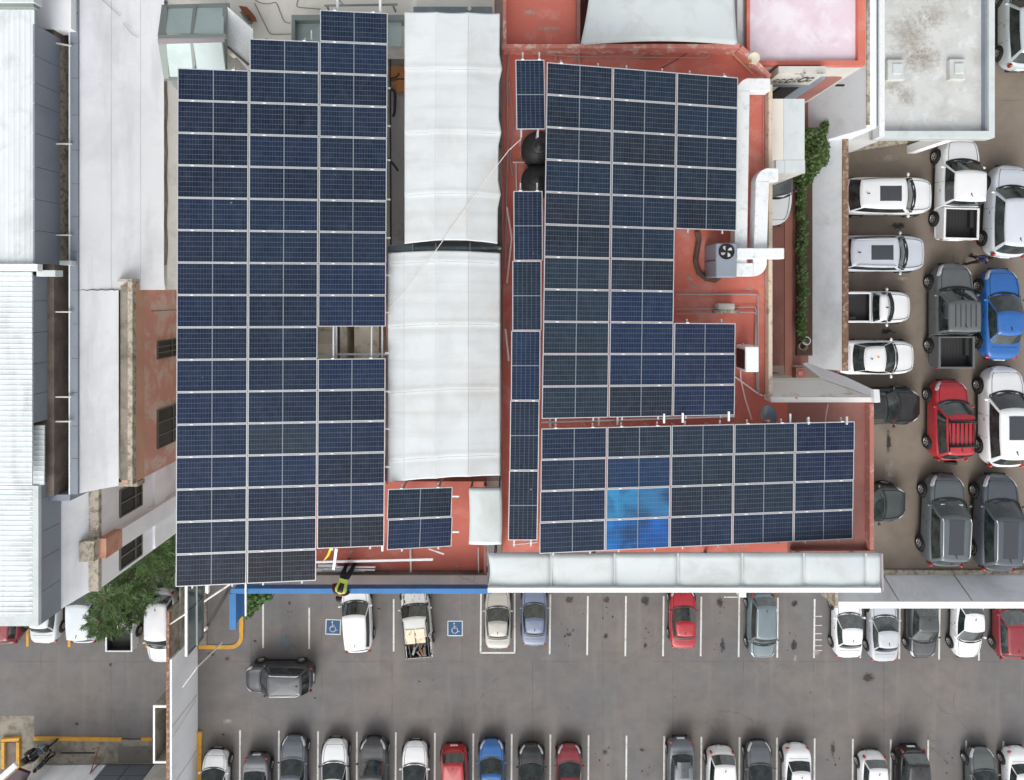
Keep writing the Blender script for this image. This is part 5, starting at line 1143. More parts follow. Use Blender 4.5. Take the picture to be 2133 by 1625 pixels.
    # lamps
    for s in (-1, 1):
        mb = MB(); pts = []
        xs_ = [L * (.375 + .105 * k / 8) for k in range(9)]
        for k, x in enumerate(xs_):
            w = hw(x); t = k / 8; 
            pts.append(((x, s * (w * .985 + .012), zt(x) - .12), (x, s * (w * (.93) + .01), zt(x) - .02), (x, s * (w * (.93 - .18 * t * (1.1 - t) * 2)), zt(x) + .006 - .01 * t)))
        for k in range(8):
            for q in range(2): mb.face([pts[k][q], pts[k + 1][q], pts[k + 1][q + 1], pts[k][q + 1]][::s])
        parts.append(('headlight', mb.mesh('headlight', M_lamp, True), None))
        mb = MB(); tall = kind in ('suv', 'hatch')
        xr_ = -L * .485; 
        if tall: mb.blob((-L * .474, s * W * .80, .93), (.10, .085, .15))
        elif pickup: mb.blob((-L * .492, s * W * .90, .88), (.05, .06, .14))
        else: mb.blob((-L * .462, s * W * .73, .80), (.10, .16, .075))
        parts.append(('tail_light', mb.mesh('tail_light', M_tail, True), None))
        mb = MB(); mx = (K['cowl'] - .07) * L; mb.blob((mx, s * (wb + .165), K['zb'] + .03), (.07, .095, .065)); mb.tube([(mx, s * (wb - .02), K['zb'] - .02), (mx, s * (wb + .14), K['zb'] + .01)], .025, 6)
        parts.append(('wing_mirror', mb.mesh('wing_mirror', M_paint, True), None))
    mb = MB(); mb.box(-xf - .012, -xf + .05, -.26, .26, .60 if not pickup else .45, .72 if not pickup else .56); parts.append(('number_plate', mb.mesh('number_plate', M_white), None))
    mb = MB(); mb.tube([(K['rt'] * L + .35, 0, K['hr']), (K['rt'] * L + .22, 0, K['hr'] + .09)], .018, 5); mb.blob((K['rt'] * L + .35, 0, K['hr'] + .01), (.06, .035, .02)); parts.append(('antenna', mb.mesh('antenna', M_black, True), None))
    if pickup:
        b0 = K['top'][1][0] * L; wv = W * .955; ht = 1.1 if kind == 'pickup' else .95
        mb = MB(); xe = -L / 2 + .03
        for s in (-1, 1):
            y0, y1 = sorted((s * wv, s * (wv - .11))); mb.box(xe, b0 + .02, y0, y1, .5, ht)
        mb.box(xe, xe + .09, -wv + .111, wv - .111, .5, ht - .005); mb.box(b0 - .06, b0 + .015, -wv + .111, wv - .111, .5, ht - .006)
        me = mb.mesh('bed_walls', M_paint); parts.append(('bed_walls', me, 'bevel'))
        mb = MB(); mb.box(xe + .091, b0 - .061, -wv + .112, wv - .112, .60, .64)
        for s in (-1, 1): mb.box(-L * .29 - .45, -L * .29 + .45, *sorted((s * (wv - .113), s * (wv - .30))), .641, .86)
        for k in range(7): mb.box(xe + .1, b0 - .07, -.45 + k * .15 - .02, -.45 + k * .15 + .02, .641, .655)
        for s in (-1, 1): mb.box(xe + .092, b0 - .062, *sorted((s * (wv - .1115), s * (wv - .118))), .65, ht - .04)
        mb.box(xe + .0915, xe + .098, -wv + .12, wv - .12, .65, ht - .04); mb.box(b0 - .067, b0 - .0615, -wv + .12, wv - .12, .65, ht - .04)
        parts.append(('bed_liner', mb.mesh('bed_liner', plain('bed_liner_black', (.03, .03, .031), .7)), None))
    # wheel
    wheel = []
    mb = MB(); mb.lathe([(.20, -.10), (.31, -.11), (.345, -.08), (.35, 0), (.345, .08), (.31, .11), (.20, .10)], (0, 0, 0), 26); tyre = mb.mesh('tyre', M_tyre, True)
    mb = MB(); mb.lathe([(.0001, .055), (.05, .06), (.06, .045)], (0, 0, 0), 14)
    for k in range(6):
        t = k * math.pi / 3; d = Vector((math.cos(t), math.sin(t), 0)); e = Vector((-d.y, d.x, 0)); mb.face([d * .04 + e * .03 + Vector((0, 0, .06)), d * .21 + e * .045 + Vector((0, 0, .085)), d * .21 - e * .045 + Vector((0, 0, .085)), d * .04 - e * .03 + Vector((0, 0, .06))][::-1])
    mb.lathe([(.195, .07), (.205, .095), (.225, .1), (.235, .08)], (0, 0, 0), 26); rim = mb.mesh('rim', M_rim2)
    mb = MB(); mb.lathe([(.0001, .052), (.2, .052)], (0, 0, 0), 20); disc = mb.mesh('brake_disc', M_dark)
    CARM[kind] = (parts, tyre, rim, disc, wx, W); return CARM[kind]
FEAT = {}
def feat_mesh(kind, f):
    if (kind, f) in FEAT: return FEAT[(kind, f)]
    K = KIND[kind]; L = K['L']; hr = K['hr']; mb = MB(); xt, xr = K['wt'] * L, K['rt'] * L
    if f == 'sunroof':
        def fn(u, v): x = xt - .32 - 1.05 * u; y = (v - .5) * K['wr'] * 1.4; return Vector((x, y, hr + .022 - .03 * abs(2 * v - 1) ** 3))
        mb.grid(fn, 4, 6); r = ('sunroof', mb.mesh('sunroof', M_sglass, True))
    elif f == 'pano':
        def fn(u, v): x = xt - .18 - (xt - xr - .55) * u; y = (v - .5) * K['wr'] * 1.45; return Vector((x, y, hr + .022 - .035 * abs(2 * v - 1) ** 3))
        mb.grid(fn, 4, 6); r = ('panoramic_roof', mb.mesh('panoramic_roof', M_sglass, True))
    elif f == 'rails':
        s = 1; mb.tube([(xt - .15, s * K['wr'] * .93, hr - .02), (xt - .3, s * K['wr'] * .93, hr + .05), (xr + .35, s * K['wr'] * .88, hr + .05), (xr + .2, s * K['wr'] * .88, hr - .02)], .025, 6)
        r = ('roof_rail', mb.mesh('roof_rail', M_alu, True))
    elif f == 'ribs':
        for k in range(5): y = (k - 2) * K['wr'] * .32; mb.box(xr + .25, xt - .2, y - .012, y + .012, hr - .02, hr + .026)
        r = ('roof_ribs', mb.mesh('roof_ribs', M_black))
    elif f == 'rack':
        for s in (-1, 1): mb.tube([(xt - .2, s * K['wr'] * .93, hr + .03), (xr + .2, s * K['wr'] * .9, hr + .03)], .03, 6)
        for x in (xt - .35, xt - .42, xr + .5, xr + .57): mb.tube([(x, -K['wr'], hr + .08), (x, K['wr'], hr + .08)], .035, 6)
        for k in range(6): y = (k - 2.5) * K['wr'] * .3; mb.box(xr + .5, xt - .35, y - .014, y + .014, hr + .02, hr + .05)
        r = ('roof_rack', mb.mesh('roof_rack', M_black, True))
    elif f == 'papers':
        for y in (-.45, .42): mb.box(K['cowl'] * L - .42, K['cowl'] * L - .22, y - .1, y + .1, K['zb'] + .17, K['zb'] + .175)
        r = ('windshield_papers', mb.mesh('windshield_papers', M_white))
    elif f == 'sticker':
        mb.lathe([(.0001, hr + .02), (.07, hr + .018)], (xt - .45, .1, 0), 12); r = ('roof_sticker', mb.mesh('roof_sticker', M_yellow))
    elif f == 'spare':
        mb.lathe([(.0001, .1), (.28, .1), (.3, .05), (.3, -.05)], (0, 0, 0), 20, 0, Matrix.Translation((-L / 2 - .06, .0, .85)) @ Euler((0, R(-90), 0)).to_matrix().to_4x4()); r = ('spare_wheel', mb.mesh('spare_wheel', M_tyre, True))
    FEAT[(kind, f)] = r; return r
WHITE = (.80, .81, .82, 1); SILV = (.50, .52, .55, 1); GREY = (.095, .11, .12, 1); DGREY = (.05, .055, .06, 1); BLACK = (.014, .015, .017, 1); REDC = (.40, .012, .022, 1); DRED = (.23, .02, .03, 1)
BLUEC = (.02, .13, .42, 1); BGREY = (.15, .19, .29, 1); BEIGE = (.46, .44, .40, 1); TEALG = (.14, .19, .21, 1); MGREY = (.12, .135, .15, 1)
def car(kind, label, x, y, anchor, heading, col, h=0.0, feats=(), group=None, cat='car', name='parked_car', ls=1.0, ws=1.0):
    parts, tyre, rim, disc, wx, W = car_meshes(kind); L = KIND[kind]['L'] * ls
    th = R(heading); fx, fy = math.cos(th), math.sin(th)
    if anchor == 'c': p = P(x, y, h + .8)
    elif anchor == 'n': p = Vector((P(x, y, h + .85).x, P(x, y, h + .5).y - L / 2, 0))
    elif anchor == 's': p = Vector((P(x, y, h + .85).x, P(x, y, h + .75).y + L / 2, 0))
    elif anchor == 'e': p = Vector((P(x, y, h + .5).x - L / 2, P(x, y, h + .85).y, 0))
    root = thing(name, label, cat, (p.x, p.y, h), th, group)
    for nm, me, fl in parts:
        o = link(nm, me, root); o.color = col; o.scale = (ls, ws, 1)
        if nm in ('wing_mirror',) and cat == 'car' and sum(col[:3]) > 2.2 and len(label) % 3 == 0: o.color = BLACK
        if fl == 'bevel': b = o.modifiers.new('bevel', 'BEVEL'); b.width = .025; b.segments = 2
    for xw in wx:
        for s in (-1, 1):
            wr_ = bpy.data.objects.new('wheel', tyre); sc.collection.objects.link(wr_); wr_.parent = root; wr_.location = (xw * ls, s * (W * ws - .058), .345); wr_.rotation_euler = (R(-90 * s), random.random() * 6 if False else 0, 0)
            link('rim', rim, wr_); link('brake_disc', disc, wr_)
    for f in feats: nm, me = feat_mesh(kind, f); o = link(nm, me, root); o.color = col; o.scale = (ls, ws, 1)
    if 'rails' in feats: o = link('roof_rail', feat_mesh(kind, 'rails')[1], root); o.scale = (ls, -ws, 1)
    return root
U, Dn, Rt, Lf_ = 90, -90, 0, 180
g1 = 'cars parked along the north edge of the street lot'
g2 = 'cars parked in the bottom row'
g3 = 'cars on the raised parking deck'
g4 = 'cars in the west parking lot'
car('suv', 'white SUV parked beside the left wheelchair marking under the blue fascia', 743, 1357, 's', 93, WHITE, 0, (), g1, 'suv')
wrk = car('pickup', 'battered white pickup with rust-stained load on its bed beside the right wheelchair marking', 868, 1366, 's', 95, (.62, .62, .60, 1), 0, (), g1, 'pickup truck', 'pickup_truck', .88)
car('sedan', 'beige sedan inside the white painted rectangle', 1037, 1351, 's', 90, BEIGE, 0, (), g1, ls=.87, ws=.94)
car('sedan', 'blue-grey sedan just right of the painted rectangle', 1113, 1345, 's', 90, BGREY, 0, (), g1, ls=.88, ws=.92)
car('sedan', 'light red sedan alone in the upper row of the street lot', 1423, 1351, 's', 90, REDC, 0, (), g1, ls=.87, ws=.94)
car('suv', 'grey-teal SUV facing down with silver roof rails, upper row', 1588, 1372, 's', 270, TEALG, 0, ('rails',), g1, 'suv', ls=.95, ws=.93)
car('sedan', 'white sedan with hidden nose at the left end under the deck wall', 1767, 1370, 's', 90, WHITE, 0, (), g1, ls=.92)
car('sedan', 'silver sedan second from the left under the deck wall', 1841, 1378, 's', 90, SILV, 0, (), g1, ls=.95)
car('sedan', 'dark grey sedan facing down between silver and white cars', 1924, 1374, 's', 270, DGREY, 0, (), g1)
car('sedan', 'white sedan facing down next to the red car at the right edge', 2018, 1373, 's', 268, WHITE, 0, (), g1)
car('hatch', 'dark red hatchback at the right end under the deck wall', 2106, 1372, 's', 90, DRED, 0, (), g1, ls=1.05)
car('suv', 'dark grey SUV driving left along the empty aisle', 581, 1413, 'c', 180, (.045, .05, .06, 1), 0, ('rails',), None, 'suv', 'moving_car', ls=.98, ws=.98)
B2 = [('hatch', 447, 1559, 90, WHITE, 'white car at the left end of the bottom row by the yellow kerb', ()), ('sedan', 533, 1568, 270, MGREY, 'medium grey sedan with tail to the aisle, second in the bottom row', ()),
 ('sedan', 610, 1529, 90, GREY, 'dark grey sedan nose out, longest at the left of the bottom row', ()), ('sedan', 697, 1536, 90, WHITE, 'white sedan between two dark cars in the bottom row', ()),
 ('suv', 777, 1533, 90, DGREY, 'charcoal car with black bonnet edge between two white sedans', ()), ('sedan', 864, 1541, 90, WHITE, 'white sedan left of the red SUV in the bottom row', ()),
 ('suv', 946, 1549, 270, REDC, 'bright red SUV tail out in the bottom row', ()), ('hatch', 1024, 1537, 90, BLUEC, 'blue hatchback with sunroof in the bottom row', ('sunroof',)),
 ('hatch', 1107, 1547, 90, BLACK, 'black car right of the blue hatchback', ()), ('hatch', 1186, 1547, 90, DRED, 'dark red sedan beside the empty bays of the bottom row', ()),
 ('sedan', 1420, 1534, 270, MGREY, 'grey sedan with orange tail lights and sunroof right of the empty bays', ('sunroof',)), ('suv', 1503, 1553, 270, WHITE, 'white SUV with tail out between two grey sedans', ()),
 ('sedan', 1582, 1541, 90, GREY, 'grey sedan nose out left of a white sedan', ()), ('sedan', 1662, 1547, 270, WHITE, 'white sedan with tail out left of a single empty bay', ()),
 ('hatch', 1820, 1563, 270, WHITE, 'small white sedan tail out right of a single empty bay', ()), ('suv', 1901, 1551, 270, BLACK, 'black SUV with red tail lights at the bottom right', ()),
 ('sedan', 2048, 1554, 90, GREY, 'grey sedan near the bottom right corner', ()), ('sedan', 2124, 1554, 270, WHITE, 'pale car cut off by the bottom right corner of the frame', ())]
for k, x, y, hd, c, lab, ft in B2:
    car(k, lab, x, y, 'n', hd + random.uniform(-1, 1), tuple(v * random.uniform(.9, 1.05) for v in c[:3]) + (1,) if c[0] < .7 else c, 0, ft, g2, 'suv' if k == 'suv' else 'car', ls=random.uniform(.93, 1.0), ws=random.uniform(.93, .98))
# deck
car('suv', 'white SUV with dark sunroof facing right at the top of the deck wall', 1936, 408, 'e', 0, WHITE, DK, ('sunroof',), g3, 'suv', ws=1.0)
car('suv', 'silver-grey SUV with dark sunroof facing right below the white SUV', 1921, 528, 'e', 0, (.55, .58, .64, 1), DK, ('sunroof', 'rails'), g3, 'suv', ws=.97, ls=1.02)
car('mini', 'small white pickup facing right with open bed cut by the wall', 1894, 640, 'e', 0, WHITE, DK, (), g3, 'pickup truck', 'pickup_truck', ws=.95, ls=.95)
car('sedan', 'white sedan facing right below the small pickup', 1902, 745, 'e', 0, WHITE, DK, ('sticker',), g3, ls=.9, ws=.95)
car('sedan', 'glossy black sedan facing right, partly under the red roof corner', 1914, 847, 'e', 0, BLACK, DK, (), g3)
car('sedan', 'dark green-grey sedan facing right showing only bonnet and windshield', 1884, 1050, 'e', 0, (.045, .055, .055, 1), DK, (), g3)
car('pickup', 'white pickup with empty black bed at the top of the deck', 1998, 288, 'n', 88.5, WHITE, DK, (), g3, 'pickup truck', 'pickup_truck', .98)
car('suv', 'silver-white crossover at the right edge beside the white pickup', 2102, 345, 'n', 87, (.62, .66, .72, 1), DK, (), g3, 'suv', ls=1.02)
car('pickup', 'dark grey double cab pickup with black bed', 1986, 548, 'n', 90, (.11, .12, .125, 1), DK, ('ribs',), g3, 'pickup truck', 'pickup_truck', 1.0, 1.02)
car('sedan', 'bright blue sedan next to the dark pickup', 2088, 559, 'n', 89, BLUEC, DK, (), g3, ls=1.02)
car('suv', 'large white SUV with dark sunroof at the right edge of the deck', 2092, 762, 'n', 90, WHITE, DK, ('sunroof',), g3, 'suv', ls=1.1, ws=1.05)
car('suv', 'red SUV with black roof rack bars', 1980, 790, 'n', 90, (.42, .02, .03, 1), DK, ('rack', 'spare'), g3, 'suv', ls=.88, ws=.93)
car('suv', 'grey-green SUV with panoramic roof and papers behind the windshield', 1970, 985, 'n', 88, (.10, .12, .13, 1), DK, ('pano', 'rails', 'papers'), g3, 'suv', ls=1.0)
car('suv', 'charcoal blue SUV with yellow roof sticker at the lower right of the deck', 2080, 985, 'n', 88, (.075, .09, .11, 1), DK, ('pano', 'rails', 'sticker'), g3, 'suv', ls=1.05)
car('suv', 'pale silver SUV cut off at the top right corner', 2132, 145, 's', 90, (.5, .56, .58, 1), DK, (), g3, 'suv')
# alley
car('sedan', 'white car facing down in the narrow red alley', 1610, 470, 's', 270, WHITE, AL, (), None)
# west lot
car('suv', 'red car mostly hidden under the corrugated roof at the left edge', 12, 1339, 's', 90, DRED, 0, (), g4, 'suv')
car('sedan', 'silver sedan half under the west roof between yellow lines', 92, 1340, 's', 90, (.6, .62, .64, 1), 0, (), g4)
car('suv', 'pale silver-blue SUV between two yellow lines in the west lot', 176, 1337, 's', 90, (.60, .65, .68, 1), 0, (), g4, 'suv')
car('pickup', 'white pickup with open dark bed under the pine tree', 252, 1353, 's', 90, (.72, .74, .75, 1), 0, (), g4, 'pickup truck', 'pickup_truck', .95)
car('suv', 'white van facing down beside the dividing wall', 337, 1381, 's', 270, (.72, .73, .76, 1), 0, (), g4, 'van', 'parked_van', 1.05)
# wreck load: rusty cap and frame
ct = thing('truck_load', 'cream rust-stained lid and tubular frame on the battered pickup bed', 'truck load', wrk.location, wrk.rotation_euler[2])
mb = MB()
for s in (-1, 1): mb.box(-1.0 + .02, -.05, *sorted((s * .03, s * .62)), 1.62, 1.78)
o = mb.build('load_lid', surf('rusty_cream', lin(226, 216, 190), .6, .05, lin(170, 112, 60), .9, 1.6, .55, .68)); o.parent = ct; o.modifiers.new('b', 'BEVEL').width = .03
mb = MB()
for s in (-1, 1):
    mb.tube([(-2.2, s * .78, 1.15), (-1.9, s * .75, 1.6), (.3, s * .74, 1.8), (1.0, s * .80, 1.2)], .04, 6); mb.tube([(-2.1, s * .5, 1.3), (-1.1, s * .5, 1.62)], .03, 6)
for x in (-2.0, -1.15): mb.tube([(x, -.76, 1.5), (x, .76, 1.5)], .035, 6)
o = mb.build('load_frame', M_black); o.parent = ct
rw = random.Random(9)
for nm_, m_, cnt in (('pipe_piece', M_gutter, 5), ('scrap_piece', M_rust, 3), ('board_piece', M_greyd, 3)):
    for k in range(cnt):
        x = rw.uniform(-2.1, -1.1); y = rw.uniform(-.5, .5); mb = MB(); q = rw.uniform(-.6, .6); mb.bar((x - .3 * math.cos(q), y - .3 * math.sin(q), 1.0 + k * .03), (x + .3 * math.cos(q), y + .3 * math.sin(q), 1.1 + k * .03), rw.uniform(.04, .16), .04); o = mb.build(nm_, m_); o.parent = ct
mb = MB(); random.seed(5)
for k in range(60):
    x = random.uniform(-2.1, 2.3); s = random.choice((-1, 1)); y = s * random.uniform(.62, .90); q = random.uniform(.03, .09); z = 1.115 if x < -.3 else 1.12
    mb.blob((x, y, z if x < .9 else 1.075), (q * 1.6, q * .5, .025), 0, 6, 4)
for k in range(14): x = random.uniform(1.4, 2.2); mb.box(x, x + .05, -.5 + k * .05, -.47 + k * .05, 1.08, 1.108)
o = mb.build('grime_patches', M_dark); o.parent = ct; o['kind'] = 'stuff'
# ------------------------------------------------------------------ vegetation
def leaf_mat(name, c1, c2):
    m, t, b = nt(name); n = N(t); oi = n.noise(n.pos(), 2.5, 3)
    g = t.nodes.new('ShaderNodeNewGeometry')
    c = n.mix(n.ramp(oi, .35, .65), c1, c2); c = n.mix(n.math('MULTIPLY', g.outputs['Random Per Island'], .5), c, tuple(x * 1.6 for x in c2[:3]) + (1,))
    t.links.new(c, b.inputs['Base Color']); b.inputs['Roughness'].default_value = .6; return m
M_pine = leaf_mat('pine_needles', (.014, .034, .009, 1), (.055, .11, .018, 1)); M_vine = leaf_mat('vine_leaves', (.035, .07, .018, 1), (.08, .13, .03, 1))
M_bark = surf('bark', lin(92, 74, 58), .95, .2, fine=.2)
rng = random.Random(3)
def conifer(label, base, height, spread, n_br, seed, lean=(0, 0), px=None):
    r = random.Random(seed); t = thing('pine_tree', label, 'tree', base)
    mb = MB(); top = Vector((lean[0], lean[1], height)); mb.tube([(0, 0, 0), top * .5 + Vector((.1, 0, 0)), top], [.18, .11, .03], 8); mb.build('trunk', M_bark, t)
    mb = MB(); mbn = MB()
    for k in range(n_br):
        f = .18 + .8 * (k / n_br); c = top * f; a = k * 2.4 + r.uniform(-.4, .4); ln = spread * (1 - f * .72) * r.uniform(.7, 1.15)
        d = Vector((math.cos(a), math.sin(a), r.uniform(.0, .3))); pts = [c + d * ln * q + Vector((0, 0, -.35 * q * q * ln * .4 + .5 * q ** 3 * ln * .3)) for q in (0, .35, .7, 1)]
        mb.tube(pts, [.05, .035, .02, .008], 5)
        for s in range(26):
            q = .12 + .88 * (s / 26); i = min(2, int(q * 3)); p = pts[i].lerp(pts[i + 1], q * 3 - i)
            side = Vector((-d.y, d.x, 0)) * (1 if s % 2 else -1); dd = (d * .8 + side * r.uniform(.5, 1.0) + Vector((0, 0, r.uniform(-.15, .35)))).normalized()
            tl_ = (.30 + .5 * (1 - abs(q - .45))) * r.uniform(.6, 1.1) * min(1.0, spread / 2.6)
            for u in range(11):
                w = u / 10; pp = p + dd * tl_ * w; nd = (dd + Vector((r.uniform(-1, 1), r.uniform(-1, 1), r.uniform(-.5, .9))) * .75).normalized(); L_ = r.uniform(.07, .26); sd = nd.cross(Vector((r.uniform(-.4, .4), r.uniform(-.4, .4), 1))).normalized() * .024
                mbn.face([pp - sd, pp + sd, pp + nd * L_ + sd * .3, pp + nd * L_ - sd * .3])
    mb.tube([top * .3, top * .3 + Vector((-1.2, .8, .9)), top * .3 + Vector((-2.1, 1.3, 1.3))], [.06, .04, .01], 5); mb.build('limbs', M_bark, t); o = mbn.build('crown', M_pine, t); return t
b0 = P(292, 1190, 0)
conifer('large dark green pine tree between the white west building and the lot', (P(318, 1165, 4).x, P(318, 1165, 4).y, 0), 7.6, 2.9, 46, 11, (-.9, -.9))
conifer('lighter green lower pine growing over the white pickup cab', (P(262, 1262, 1.5).x, P(262, 1262, 1.5).y, 0), 4.0, 2.15, 32, 5, (-.2, .1))
conifer('bushy pine standing in front of the facade windows behind the array', (P(362, 1110, 4).x, P(362, 1110, 4).y, 0), 7.5, 2.6, 34, 8, (0, 0))
def leaves(label, name, cat, spots, seed, m=M_vine, size=.13, base=None):
    r = random.Random(seed); t = thing(name, label, cat, base or spots[0][0]); o0 = Vector(t.location); mb = MB(); ml = MB()
    for c, rad, cnt in spots:
        c = Vector(c) - o0; rx, ry, rz = rad
        for k in range(cnt):
            u = Vector((r.gauss(0, 1), r.gauss(0, 1), r.gauss(0, 1))).normalized() * r.random() ** .45; p = c + Vector((u.x * rx, u.y * ry, u.z * rz))
            a = Vector((r.uniform(-1, 1), r.uniform(-1, 1), r.uniform(-.4, .6))).normalized(); n_ = a.cross(Vector((r.uniform(-.5, .5), r.uniform(-.5, .5), 1))).normalized(); s = size * r.uniform(.6, 1.3)
            ml.face([p - a * s * .5, p + n_ * s * .4, p + a * s * .6, p - n_ * s * .4])
        mb.tube([c + Vector((0, 0, -rz * 1.2)), c + Vector((r.uniform(-.1, .1), 0, rz * .5))], [.03, .01], 5)
    mb.build('stems', M_bark, t); ml.build('foliage', m, t); return t
S = []
def vp(x, y, d): return tuple(P(x, y, Z(d)))
leaves('bushy creeper climbing the wall beside the white shed roof', 'wall_creeper', 'creeper', [(vp(1690, 300, 29.35), (.62, .75, .7), 800), (vp(1700, 328, 29.15), (.5, .6, .7), 650), (vp(1684, 350, 29.55), (.45, .5, .6), 450), (vp(1716, 268, 29.2), (.14, .35, .35), 90), (vp(1672, 372, 29.85), (.45, .45, .5), 300), (vp(1712, 310, 29.4), (.28, .45, .5), 260)], 4, size=.15, base=(14.0, 6.8, AL))
for k, (ya, yb, lab) in enumerate(((395, 445, 'uppermost clump of the low hedge at the alley wall foot'), (448, 520, 'second clump of the low hedge at the alley wall foot'), (522, 610, 'third clump of the low hedge at the alley wall foot'), (612, 705, 'lowest thin clump of the low hedge at the alley wall foot'))):
    sp = []; y = ya
    while y < yb: sp.append((vp(1670 + rng.uniform(-3, 4), y, 29.75), (rng.uniform(.09, .27), rng.uniform(.14, .3), rng.uniform(.2, .5)), rng.choice((20, 45, 80)))); y += 10
    leaves(lab, 'hedge_clump', 'hedge', sp, 20 + k, size=.12, base=(P(1670, (ya + yb) / 2, AL).x, P(1670, (ya + yb) / 2, AL).y, AL))
mb = MB(); a = P(1657, 370, AL); mb.box(a.x, X0 - .01, P(0, 740, AL).y, a.y, AL, AL + .15); tag(mb.build('planting_bed', surf('dark_soil', lin(84, 66, 54), .95, .2, lin(56, 44, 36), .7, 2)), 'strip of dark soil holding the hedge at the alley wall', 'planting bed')
mb = MB(); a = P(1634, 330, AL); mb.box(a.x, a.x + .35, P(0, 790, AL).y, a.y, AL, AL + .05); o = mb.build('alley_kerb', surf('pink_band', lin(176, 120, 104), .9, .1)); o['kind'] = 'structure'
leaves('green bush growing out beneath the blue fascia corner', 'green_bush', 'bush', [(vp(528, 1252, 40.5), (.6, .6, .7), 420), (vp(548, 1240, 40.5), (.7, .4, .6), 320), (vp(519, 1272, 41), (.35, .45, .5), 220), (vp(505, 1262, 40.5), (.4, .6, .6), 260)], 9, leaf_mat('bush_leaves', (.02, .06, .01, 1), (.05, .12, .02, 1)), .2, base=(P(525, 1250, 0).x, P(525, 1250, 0).y, 0))
pw = thing('plant_pot_stack', 'small pale pot and metal stand at the end of the hedge', 'plant stand', vp(1668, 720, 30.15)); mb = MB(); mb.lathe([(.12, 0), (.18, .3), (.2, .3), (.16, .04)], (0, 0, 0), 14); mb.build('pot', M_curb, pw, True); mb = MB(); mb.lathe([(.16, .35), (.2, .35), (.2, .38), (.16, .38), (.16, .35)], (.1, .25, 0), 16); mb.build('ring', M_alu, pw)
rb = thing('red_box', 'small dark red box at the bottom end of the alley', 'box', vp(1659, 775, 30.15)); mb = MB(); mb.box(-.2, .25, -.25, .25, 0, .4); mb.build('box', M_redd, rb); mb = MB(); mb.box(-.1, .1, -.1, .1, .4, .43); mb.build('lid', M_red, rb)

